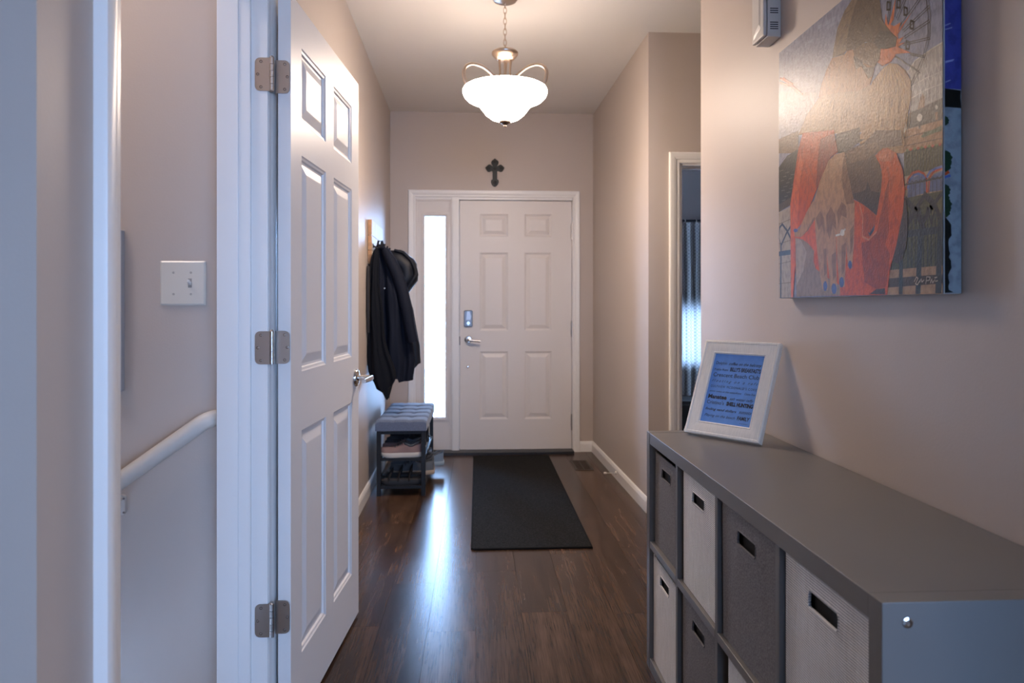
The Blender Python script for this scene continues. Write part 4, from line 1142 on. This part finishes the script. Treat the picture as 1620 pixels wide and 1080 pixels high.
(0,(205,110,65),[(523,595),(549,594),(577,574),(581,548),(577,531),(569,516),(554,509),(523,511),(502,528),(507,561)]),
(0,(158,112,80),[(307,607),(366,595),(395,600),(410,586),(440,570),(485,558),(507,540),(494,518),(483,496),(469,475),(422,476),(334,497),(239,529),(254,558),(279,586)]),
(0,(112,86,66),[(410,601),(480,582),(518,555),(513,530),(491,519),(434,552),(401,579)]),
(0,(78,58,44),[(404,580),(434,556),(463,529),(494,520),(484,501),(469,501),(440,540),(417,541)]),
(0,(168,118,84),[(365,567),(370,596),(385,602),(401,596),(409,578),(404,563),(385,549)]),
(0,(100,80,66),[(398,714),(434,734),(469,734),(499,707),(515,655),(523,617),(531,603),(554,575),(577,553),(572,538),(539,549),(502,561),(485,577),(457,590),(416,590),(373,600),(363,596),(310,607),(317,633),(334,673),(366,701)]),
(0,(128,106,90),[(398,714),(434,734),(446,734),(410,689),(385,652),(373,600),(310,607),(317,633),(334,673),(366,701)]),
(0,(75,60,52),[(513,595),(554,574),(577,553),(572,536),(539,543),(507,556),(491,577)]),
(0,(158,122,90),[(125,458),(174,499),(243,528),(334,511),(422,486),(480,484),(523,439),(469,378),(327,410)]),
(0,(168,128,88),[(485,489),(518,503),(549,508),(577,497),(605,473),(623,447),(624,414),(615,382),(603,361),(596,327),(597,300),(434,337),(434,380),(469,404),(463,457)]),
(2,(196,160,112),[(533,508),(502,461),(496,399),(480,336)]),
(2,(140,102,66),[(536,506),(512,458),(507,397),(490,334)]),
(2,(196,160,112),[(539,505),(522,455),(517,394),(501,331)]),
(2,(140,102,66),[(542,504),(532,452),(527,391),(511,329)]),
(2,(196,160,112),[(545,503),(542,449),(537,388),(521,327)]),
(2,(140,102,66),[(548,502),(552,446),(547,386),(531,324)]),
(2,(196,160,112),[(551,501),(561,443),(556,383),(541,322)]),
(2,(140,102,66),[(554,500),(571,440),(566,380),(551,320)]),
(2,(196,160,112),[(557,499),(580,437),(575,378),(560,318)]),
(2,(140,102,66),[(560,498),(589,434),(584,375),(570,316)]),
(2,(196,160,112),[(563,497),(598,431),(593,373),(579,313)]),
(2,(140,102,66),[(566,496),(607,428),(603,370),(588,311)]),
(2,(196,160,112),[(569,495),(616,425),(611,368),(597,309)]),
(2,(140,102,66),[(572,494),(625,423),(620,365),(606,307)]),
(0,(70,58,48),[(327,409),(434,398),(434,367),(385,350),(327,361)]),
(0,(72,60,50),[(324,397),(453,365),(414,360),(374,359),(335,364)]),
(2,(120,88,62),[(432,419),(437,398)]),
(2,(176,140,104),[(497,451),(498,438)]),
(2,(176,140,104),[(293,504),(289,491)]),
(2,(140,104,72),[(414,437),(415,421)]),
(2,(176,140,104),[(327,438),(316,419)]),
(2,(140,104,72),[(315,461),(304,439)]),
(2,(140,104,72),[(280,458),(285,442)]),
(2,(120,88,62),[(505,413),(504,402)]),
(2,(176,140,104),[(506,437),(500,424)]),
(2,(140,104,72),[(322,496),(316,476)]),
(2,(120,88,62),[(424,432),(418,420)]),
(2,(176,140,104),[(475,426),(467,412)]),
(2,(140,104,72),[(325,486),(331,469)]),
(2,(176,140,104),[(381,448),(376,431)]),
(2,(140,104,72),[(281,516),(280,492)]),
(2,(176,140,104),[(310,492),(304,478)]),
(2,(140,104,72),[(410,423),(408,403)]),
(2,(176,140,104),[(373,469),(378,456)]),
(2,(140,104,72),[(366,447),(360,426)]),
(2,(176,140,104),[(414,456),(408,437)]),
(2,(176,140,104),[(433,420),(439,407)]),
(2,(120,88,62),[(292,438),(297,426)]),
(2,(176,140,104),[(458,441),(454,426)]),
(2,(140,104,72),[(294,443),(297,427)]),
(2,(120,88,62),[(333,428),(339,407)]),
(2,(176,140,104),[(468,455),(463,446)]),
(2,(120,88,62),[(385,477),(389,453)]),
(2,(120,88,62),[(393,449),(387,437)]),
(2,(140,104,72),[(397,417),(392,395)]),
(2,(176,140,104),[(504,407),(508,395)]),
(2,(120,88,62),[(402,444),(406,428)]),
(2,(120,88,62),[(468,407),(467,397)]),
(2,(120,88,62),[(357,454),(350,439)]),
(2,(176,140,104),[(464,414),(469,398)]),
(2,(176,140,104),[(326,440),(323,426)]),
(2,(120,88,62),[(443,436),(443,416)]),
(2,(120,88,62),[(368,444),(373,427)]),
(2,(120,88,62),[(497,441),(493,428)]),
(2,(140,104,72),[(365,483),(355,471)]),
(2,(140,104,72),[(482,438),(483,419)]),
(2,(120,88,62),[(324,446),(321,423)]),
(2,(120,88,62),[(357,454),(349,432)]),
(2,(120,88,62),[(330,459),(330,446)]),
(2,(140,104,72),[(446,423),(452,399)]),
(2,(140,104,72),[(322,438),(315,426)]),
(2,(176,140,104),[(329,502),(323,484)]),
(2,(120,88,62),[(298,499),(303,486)]),
(2,(176,140,104),[(382,468),(385,447)]),
(2,(120,88,62),[(415,408),(414,396)]),
(2,(120,88,62),[(414,454),(408,441)]),
(2,(120,88,62),[(313,478),(312,462)]),
(2,(120,88,62),[(316,462),(312,450)]),
(2,(120,88,62),[(314,503),(300,495)]),
(2,(140,104,72),[(419,432),(413,412)]),
(2,(140,104,72),[(419,446),(416,430)]),
(2,(140,104,72),[(451,440),(450,427)]),
(2,(176,140,104),[(509,415),(498,397)]),
(2,(140,104,72),[(358,425),(354,414)]),
(2,(176,140,104),[(432,441),(421,432)]),
(2,(120,88,62),[(379,454),(371,433)]),
(2,(190,150,104),[(592,428),(594,406)]),
(2,(190,150,104),[(536,411),(535,389)]),
(2,(132,94,60),[(602,340),(603,324)]),
(2,(190,150,104),[(564,424),(565,411)]),
(2,(110,80,54),[(543,383),(538,373)]),
(2,(132,94,60),[(566,377),(569,357)]),
(2,(190,150,104),[(504,381),(503,359)]),
(2,(190,150,104),[(610,370),(608,350)]),
(2,(190,150,104),[(585,343),(587,330)]),
(2,(190,150,104),[(597,367),(597,348)]),
(2,(132,94,60),[(557,430),(556,411)]),
(2,(132,94,60),[(560,426),(558,408)]),
(2,(190,150,104),[(508,386),(510,363)]),
(2,(110,80,54),[(579,461),(576,449)]),
(2,(132,94,60),[(550,408),(552,392)]),
(2,(110,80,54),[(577,338),(579,314)]),
(2,(132,94,60),[(583,405),(583,388)]),
(2,(132,94,60),[(521,398),(520,377)]),
(2,(110,80,54),[(588,424),(587,404)]),
(2,(190,150,104),[(602,439),(596,421)]),
(2,(110,80,54),[(559,423),(556,411)]),
(2,(110,80,54),[(582,443),(583,427)]),
(2,(132,94,60),[(609,383),(605,365)]),
(2,(110,80,54),[(532,377),(536,354)]),
(2,(190,150,104),[(600,398),(596,379)]),
(2,(110,80,54),[(578,453),(571,433)]),
(2,(190,150,104),[(561,409),(564,390)]),
(2,(132,94,60),[(540,369),(539,352)]),
(2,(190,150,104),[(599,334),(599,319)]),
(2,(110,80,54),[(516,351),(514,336)]),
(2,(132,94,60),[(583,413),(579,391)]),
(2,(190,150,104),[(583,357),(578,337)]),
(2,(190,150,104),[(577,358),(580,341)]),
(2,(132,94,60),[(506,350),(507,332)]),
(2,(132,94,60),[(514,481),(508,464)]),
(2,(190,150,104),[(608,368),(602,353)]),
(2,(190,150,104),[(603,375),(600,359)]),
(2,(132,94,60),[(525,392),(522,376)]),
(2,(190,150,104),[(602,437),(597,417)]),
(2,(132,94,60),[(588,373),(586,361)]),
(2,(132,94,60),[(607,407),(607,387)]),
(2,(132,94,60),[(557,344),(559,328)]),
(2,(132,94,60),[(555,440),(548,421)]),
(2,(110,80,54),[(569,380),(566,357)]),
(2,(190,150,104),[(545,433),(542,421)]),
(2,(132,94,60),[(614,392),(609,379)]),
(2,(110,80,54),[(507,403),(511,390)]),
(2,(190,150,104),[(509,379),(504,367)]),
(2,(110,80,54),[(597,348),(594,336)]),
(2,(190,150,104),[(510,362),(504,345)]),
(2,(114,92,76),[(498,615),(507,614)]),
(2,(114,92,76),[(414,675),(428,681)]),
(2,(88,70,58),[(500,614),(511,613)]),
(2,(80,62,52),[(426,703),(444,700)]),
(2,(80,62,52),[(376,655),(383,661)]),
(2,(114,92,76),[(460,638),(472,637)]),
(2,(80,62,52),[(363,657),(375,665)]),
(2,(114,92,76),[(408,710),(420,716)]),
(2,(88,70,58),[(416,675),(423,676)]),
(2,(114,92,76),[(412,712),(430,714)]),
(2,(88,70,58),[(418,664),(425,667)]),
(2,(88,70,58),[(420,676),(427,684)]),
(2,(88,70,58),[(439,625),(456,628)]),
(2,(114,92,76),[(512,616),(519,623)]),
(2,(88,70,58),[(370,692),(387,692)]),
(2,(88,70,58),[(388,725),(396,730)]),
(2,(80,62,52),[(428,710),(443,712)]),
(2,(114,92,76),[(388,692),(406,694)]),
(2,(114,92,76),[(409,675),(418,678)]),
(2,(88,70,58),[(395,660),(410,658)]),
(2,(80,62,52),[(469,677),(476,684)]),
(2,(114,92,76),[(450,657),(460,666)]),
(2,(114,92,76),[(455,655),(462,662)]),
(2,(114,92,76),[(394,676),(408,675)]),
(2,(88,70,58),[(371,629),(389,628)]),
(2,(114,92,76),[(502,643),(509,646)]),
(2,(114,92,76),[(403,663),(418,668)]),
(2,(80,62,52),[(437,622),(452,627)]),
(2,(88,70,58),[(486,645),(493,648)]),
(2,(114,92,76),[(440,698),(447,706)]),
(2,(80,62,52),[(498,592),(504,594)]),
(2,(80,62,52),[(499,671),(510,670)]),
(2,(88,70,58),[(441,673),(454,676)]),
(2,(80,62,52),[(463,639),(473,648)]),
(0,(80,66,62),[(600,201),(608,199),(613,167),(613,135),(608,103),(595,75),(579,68),(558,75),(584,170)]),
(0,(196,86,28),[(125,416),(152,456),(317,422),(335,362),(302,356),(264,324),(232,290),(199,255),(165,214),(102,187),(93,2),(81,2),(76,269),(93,323)]),
(0,(214,104,58),[(76,269),(116,362),(139,404),(152,372),(130,304),(120,190),(93,2),(81,2)]),
(0,(150,62,28),[(248,416),(321,413),(332,363),(298,355),(264,322),(224,288),(232,347)]),
(0,(206,92,30),[(93,175),(224,219),(404,233),(453,213),(501,182),(518,247),(521,281),(495,317),(524,327),(541,325),(574,306),(597,265),(604,222),(597,175),(574,106),(552,58),(541,1),(120,5)]),
(0,(212,100,58),[(102,183),(216,212),(232,137),(224,113),(165,147),(102,170)]),
(0,(168,74,26),[(440,125),(477,127),(504,147),(541,243),(552,258),(544,203),(549,142),(535,113),(552,88),(538,19),(501,15),(454,32)]),
(0,(175,78,26),[(453,209),(501,182),(495,158),(474,136),(440,140)]),
(4,(210,130,95),[(434,216),(446,182),(445,139),(471,129),(501,144)]),
(0,(60,58,75),[(465,151),(474,144),(495,162),(492,148),(476,136)]),
(0,(88,58,45),[(474,4),(501,15),(533,16),(535,2)]),
(0,(200,110,75),[(494,317),(524,327),(541,325),(573,306),(558,293),(524,297)]),
(0,(104,78,64),[(360,354),(453,358),(501,374),(590,351),(596,317),(524,328),(495,319),(516,292),(523,267),(518,230),(501,209),(414,230),(374,292)]),
(0,(122,92,72),[(374,348),(440,354),(501,347),(513,330),(465,317),(388,322)]),
(0,(74,54,48),[(401,246),(440,245),(459,247),(465,266),(480,240),(495,236),(517,230),(502,181),(453,211),(406,234)]),
(0,(150,128,118),[(107,170),(152,161),(187,145),(216,124),(212,98),(224,77),(272,54),(346,28),(347,4),(113,3)]),
(0,(176,158,148),[(107,170),(139,162),(174,125),(156,76),(116,35)]),
(0,(186,146,118),[(324,359),(367,355),(379,309),(401,250),(412,223),(409,172),(374,161),(332,162),(276,168),(224,178),(211,253),(248,307),(291,350)]),
(0,(146,108,86),[(367,355),(379,309),(401,250),(412,223),(374,225),(353,292),(360,332)]),
(0,(186,146,118),[(211,261),(222,211),(178,183),(143,169),(104,174),(100,187),(131,194),(174,234)]),
(0,(186,146,118),[(220,195),(272,196),(281,132),(284,77),(287,18),(260,21),(242,76),(229,137)]),
(0,(186,146,118),[(273,188),(326,188),(329,105),(332,11),(304,10),(292,61),(279,125)]),
(0,(186,146,118),[(327,182),(375,182),(374,102),(367,24),(343,25),(333,90)]),
(0,(186,146,118),[(373,191),(412,219),(409,125),(400,67),(383,70),(375,124)]),
(0,(146,108,86),[(224,211),(248,227),(268,205),(273,157),(256,190),(239,176)]),
(0,(146,108,86),[(279,211),(302,231),(324,205),(329,166),(310,184),(296,147),(281,172)]),
(0,(146,108,86),[(332,212),(353,235),(374,221),(377,191),(353,201),(337,181)]),
(0,(146,108,86),[(306,107),(326,113),(327,52),(313,41)]),
(0,(146,108,86),[(353,126),(373,132),(368,65),(353,51)]),
(0,(146,108,86),[(264,126),(279,125),(283,62),(269,54)]),
(0,(146,108,86),[(391,159),(409,172),(404,121),(394,100)]),
(0,(146,108,86),[(174,184),(216,216),(222,209),(182,183),(147,170)]),
(0,(74,92,150),[(285,28),(283,22),(279,17),(274,15),(269,17),(265,22),(263,29),(265,36),(269,40),(274,42),(279,40),(283,35)]),
(0,(74,92,150),[(331,20),(329,13),(324,8),(318,7),(311,9),(306,14),(304,21),(306,28),(311,33),(318,34),(324,32),(329,27)]),
(0,(74,92,150),[(365,35),(363,28),(359,24),(354,22),(348,24),(344,29),(342,36),(344,43),(348,47),(354,49),(359,47),(363,42)]),
(0,(74,92,150),[(400,76),(399,71),(396,67),(392,66),(388,68),(385,72),(383,77),(385,82),(388,86),(392,87),(396,85),(399,81)]),
(0,(74,92,150),[(122,189),(121,187),(116,186),(109,186),(103,187),(98,189),(96,192),(98,195),(103,196),(109,196),(116,195),(121,192)]),
(5,(216,212,200),[(327,154),(353,155),(370,165)]),
(0,(222,218,208),[(367,157),(366,153),(362,150),(357,150),(352,151),(349,155),(347,159),(349,163),(352,166),(357,166),(362,165),(366,161)]),
(2,(205,190,175),[(635,27),(642,36),(647,33),(639,22),(645,20),(652,28)]),
(2,(205,190,175),[(652,25),(657,32),(659,25),(666,29)]),
(2,(205,190,175),[(671,21),(674,35),(685,34),(682,28),(673,27)]),
(2,(205,190,175),[(685,22),(689,30),(692,22),(698,28)]),
(2,(205,190,175),[(698,32),(705,33)]),
(2,(205,190,175),[(700,25),(707,26)])]
KX, KY0, KY1, KZ0, KZ1 = .904, 1.279, 2.0, 1.205, 1.940
cv = thing('canvas_painting', 'large canvas of an embracing couple by a ferris wheel on the right wall', 'painting', (.94, 1.64, 1.57))
boxo('canvas', mat('white_canvas', (.62, .64, .66), .7, bump=(500, .4)), KX, .9385, KY0, KY1, KZ0, KZ1, cv, .002)
def painting(name, items, fn, parent, step=2e-6):
    V, F, C = [], [], []
    for li_, (wd, col, pts) in enumerate(items):
        h = .0022 + step * li_ if name == 'painted_picture' else .0004 + 2e-5 * li_
        c = lin(*col); c = (c[0] ** 1.12, c[1] ** 1.12, c[2] ** 1.22)
        if wd == 0:
            tri = tessellate_polygon([[Vector((p[0], p[1], 0)) for p in pts]])
            i = len(V); V += [fn(p[0], p[1], h) for p in pts]
            for t in tri: F.append((i + t[0], i + t[1], i + t[2])); C.append(c)
        else:
            for (x0, y0), (x1, y1) in zip(pts, pts[1:]):
                l = math.hypot(x1 - x0, y1 - y0) or 1
                nx, ny = -(y1 - y0) / l * wd / 2, (x1 - x0) / l * wd / 2; ex, ey = (x1 - x0) / l * wd * .25, (y1 - y0) / l * wd * .25
                i = len(V); V += [fn(*cl_(x0 - ex + nx, y0 - ey + ny), h), fn(*cl_(x1 + ex + nx, y1 + ey + ny), h), fn(*cl_(x1 + ex - nx, y1 + ey - ny), h), fn(*cl_(x0 - ex - nx, y0 - ey - ny), h)]
                F.append((i, i + 1, i + 2, i + 3)); C.append(c)
    me = bpy.data.meshes.new(name); o_ = WM[parent.name]
    me.from_pydata([(p[0] - o_[0], p[1] - o_[1], p[2] - o_[2]) for p in V], [], F)
    at = me.color_attributes.new('paint', 'FLOAT_COLOR', 'CORNER')
    k = 0
    for p, c in zip(me.polygons, C):
        for li2 in p.loop_indices: at.data[li2].color = (*c, 1)
    bm = bmesh.new(); bm.from_mesh(me); bmesh.ops.recalc_face_normals(bm, faces=bm.faces)
    for f in bm.faces:
        want = fn(0, 0, 1); want = Vector((want[0] - fn(0, 0, 0)[0], want[1] - fn(0, 0, 0)[1], 0))
        if f.normal.dot(want) < 0: f.normal_flip()
    bm.to_mesh(me); bm.free()
    me.materials.append(PAINTM)
    ob = bpy.data.objects.new(name, me); COL.objects.link(ob); ob.parent = parent
    return ob
def cl_(x, y): return (min(max(x, 1), 719), min(max(y, 1), 733))
SKYP = [(0, (142, 146, 172), [(1, 1), (719, 1), (719, 733), (1, 733)])]
for k in range(60):
    r_ = random.Random(k); x, y = r_.uniform(10, 700), r_.uniform(380, 720); d = r_.uniform(-9, 12)
    SKYP.append((r_.randint(6, 16), (142 + d, 146 + d, 172 + d), [(x, y), (min(x + r_.uniform(30, 110), 715), y + r_.uniform(-14, 14))]))
painting('painted_picture', SKYP + PAINT, lambda u, v, h: (KX - h, KY1 - u / 1000, KZ0 + v / 1000), cv)
# wrapped near edge: u 0..34 mm from the face to the wall
SIDE = [(0, (150, 162, 178), [(1, 1), (34, 1), (34, 733), (1, 733)]), (0, (76, 82, 165), [(1, 398), (34, 396), (34, 733), (1, 733)])]
for z in (520, 512, 450, 448, 410, 590, 640): SIDE.append((2, (150, 165, 215), [(2, z), (9 + z % 11, z + 4)]))
SIDE += [(0, (22, 24, 28), [(1, 398), (33, 394), (32, 380), (34, 360), (1, 362)])]
for z0, r0 in ((335, 9), (262, 16), (250, 14), (200, 12), (172, 15), (185, 10), (160, 12)):
    SIDE.append((0, (34, 62, 50), [(1, z0 - r0)] + [(1 + r0 * .9 * math.cos(a) * (1 + .12 * math.sin(9 * a)), z0 + r0 * math.sin(a)) for a in [R(-80 + 160 * k / 9) for k in range(10)]] + [(1, z0 + r0)]))
SIDE += [(6, (190, 90, 55), [(1, 232), (8, 236)]), (5, (95, 115, 190), [(1, 226), (11, 229)])]
jag = random.Random(4)
SIDE.append((0, (24, 27, 30), [(1, 2), (18, 3)] + [(jag.uniform(7, 15), 8 + k * 7) for k in range(20)] + [(1, 150)]))
def cl_(x, y): return (min(max(x, .5), 34.5), min(max(y, 1), 733))
painting('painted_edge', SIDE, lambda u, v, h: (KX + u / 1000, KY0 - h, KZ0 + v / 1000), cv)

# ------------------------------------------------------------------ door chime, switch plate, handrail, stair board
ch = thing('door_chime', 'white door chime box with side slots high on the right wall', 'door chime', (.94, 2.11, 2.1))
chm = mat('white_plastic', (.60, .58, .55), .35)
b = MB(); b.box(.897, .9395, 2.069, 2.158, 2.016, 2.24); b.build('chime_base', chm, ch, bevel=.002)
b = MB(); b.box(.884, .8955, 2.0705, 2.158, 2.020, 2.24); b.build('chime_cover', chm, ch, bevel=.003)
b = MB(); b.rings([[(.8842, y, z) for y, z in ((2.09, 2.05), (2.145, 2.03), (2.145, 2.24), (2.09, 2.24))], [(.8815, y, z) for y, z in ((2.10, 2.065), (2.14, 2.045), (2.14, 2.235), (2.10, 2.235))]], True, False, True)
b.build('chime_relief', chm, ch)
for k in range(4): boxo('slot', BLACK, .905, .9305, 2.0685, 2.0695, 2.039 + k * .0066, 2.0418 + k * .0066, ch)  # solid dark strips stand in for the shade inside slots
for k in range(3): boxo('slot', BLACK, .905, .9305, 2.0685, 2.0695, 2.0885 + k * .0066, 2.0913 + k * .0066, ch)

sw = thing('light_switch', 'ivory double wall plate with one toggle on the stairwell wall', 'light switch', (-.810, 1.93, 1.245))
b = MB(); b.rings([[(x, 1.93, z) for x, z in rr_(-.872, -.749, 1.184, 1.306, .003, 3)], [(x, 1.9265, z) for x, z in rr_(-.872, -.749, 1.184, 1.306, .003, 3)], [(x, 1.9235, z) for x, z in rr_(-.868, -.753, 1.188, 1.302, .003, 3)]], True, True, True)
b.build('wall_plate', PLATE, sw)
for x in (-.835, -.788):
    for z in (1.274, 1.215):
        b = MB(); b.lathe([(.0035, 0), (.003, -.001), (0, -.0012)], (x, 1.9236, z), 12, 'Y'); b.build('screw', mat('plate_screw', (.45, .42, .38), .35, .2), sw, smooth=True)
boxo('toggle_slot', mat('toggle_slot_shadow', (.30, .28, .26), .6), -.7955, -.7855, 1.9228, 1.9240, 1.2325, 1.2575, sw)
b = MB(); b.hexa([(-.7945, 1.9235, 1.2385), (-.7865, 1.9235, 1.2385), (-.7865, 1.9235, 1.2480), (-.7945, 1.9235, 1.2480), (-.7935, 1.911, 1.2475), (-.7875, 1.911, 1.2475), (-.7875, 1.9115, 1.2545), (-.7935, 1.9115, 1.2545)])
b.build('toggle', RUBBER, sw, bevel=.001)

hr = thing('handrail', 'white round wooden handrail sloping down the stairwell wall', 'handrail', (-.73, 1.90, .87))
RW = mat('white_rail_paint', (.66, .62, .57), .45, bump=(60, .12, (1, 6, 6)))
dx, dz = -.200, -.142
p0 = (-.748, 1.885, .862)
b = MB()
b.tube([(p0[0] + dx * k, 1.885, p0[2] + dz * k) for k in (4.5, 3, 2, 1, 0)] + [(-.741, 1.8855, .8665), (-.732, 1.889, .8710), (-.722, 1.897, .8745), (-.715, 1.910, .876), (-.712, 1.929, .876)], [.0225] * 9 + [.0205], 28)
b.build('rail', RW, hr, smooth=True, angle=60)
b = MB()
b.prism(rr_(-.985, -.963, .610, .664, .008), lambda u, v, h: (u, h, v), 1.93, 1.920)
b.tube([(-.975, 1.925, .655), (-.975, 1.900, .656), (-.978, 1.887, .672)], [.006, .006, .007], 10)
br = b.build('wall_bracket', chm, hr, bevel=.001)
b = MB()
for z in (.655, .617): b.lathe([(.0032, 0), (.0032, -.0012), (0, -.0014)], (-.966, 1.920, z), 10, 'Y')
b.build('bracket_screws', mat('hinge_screw2', (.25, .23, .22), .4, 1), br, smooth=True)
bd = thing('wall_board', 'pale board on the stairwell wall, only its right edge showing', 'board', (-1.2, 1.93, 1.17))
boxo('board', mat('pale_blue_board', (.42, .44, .48), .6), -1.38, -.968, 1.909, 1.9295, .949, 1.389, bd, .002)

# ------------------------------------------------------------------ curtain in the side room
cn = thing('curtain', 'grey patterned curtain glowing in the side room window', 'curtain', (2.1, 6.2, 1.95))
b = MB(); top = []; bot = []; N_ = 120
rr = []
for z in (1.955, 1.6, 1.2, .8, .365):
    f_ = []; g_ = []
    for k in range(N_ + 1):
        x = 1.66 + .92 * k / N_; y = 6.20 + .022 * math.sin(k * .62) * (1 if z < 1.9 else .7) + .006 * math.sin(k * 1.7 + z)
        f_.append((x, y, z)); g_.append((x, y + .0012, z))
    rr.append(f_)
b.rings(rr, False, False, False); b.build('curtain_panel', CURTAIN, cn, smooth=True, angle=60)
rd = thing('curtain_rod', 'dark curtain rod above the patterned curtain in the side room', 'curtain rod', (2.1, 6.2, 1.975))
b = MB(); b.tube([(1.55, 6.2, 1.972), (2.7, 6.2, 1.972)], .011, 12); b.build('rod', DARKMETAL, rd, smooth=True)
for x in (1.6, 2.64):
    b = MB(); b.tube([(x, 6.2, 1.972), (x, 6.299, 1.972)], .007, 8); b.lathe([(.02, 6.29), (.02, 6.2995)], (x, 0, 1.972), 12, 'Y'); b.build('rod_bracket', DARKMETAL, rd, smooth=True)
for k in range(9):
    x = 1.70 + k * .105
    b = MB(); b.tube([(x + .0, 6.2 + .017 * math.cos(a), 1.966 + .017 * math.sin(a)) for a in [2 * math.pi * j / 14 for j in range(14)]], .003, 6, closed=True); b.build('curtain_ring', NICKEL, rd, smooth=True)
lc = thing('low_chest', 'dark low chest under the side room curtain', 'chest', (2.1, 6.02, 0))
boxo('chest_body', mat('dark_wood', (.012, .010, .009), .5), 1.62, 2.6, 5.85, 6.15, .03, .36, lc, .004)
for k in range(2): boxo('chest_drawer', mat('dark_wood2', (.014, .012, .010), .5), 1.64 + k * .48, 2.10 + k * .48, 5.838, 5.8495, .06, .33, lc, .003)
for x in (1.68, 2.54):
    boxo('chest_foot', mat('dark_wood', (.012, .010, .009), .5), x - .03, x + .03, 5.87, 5.93, 0, .03, lc)
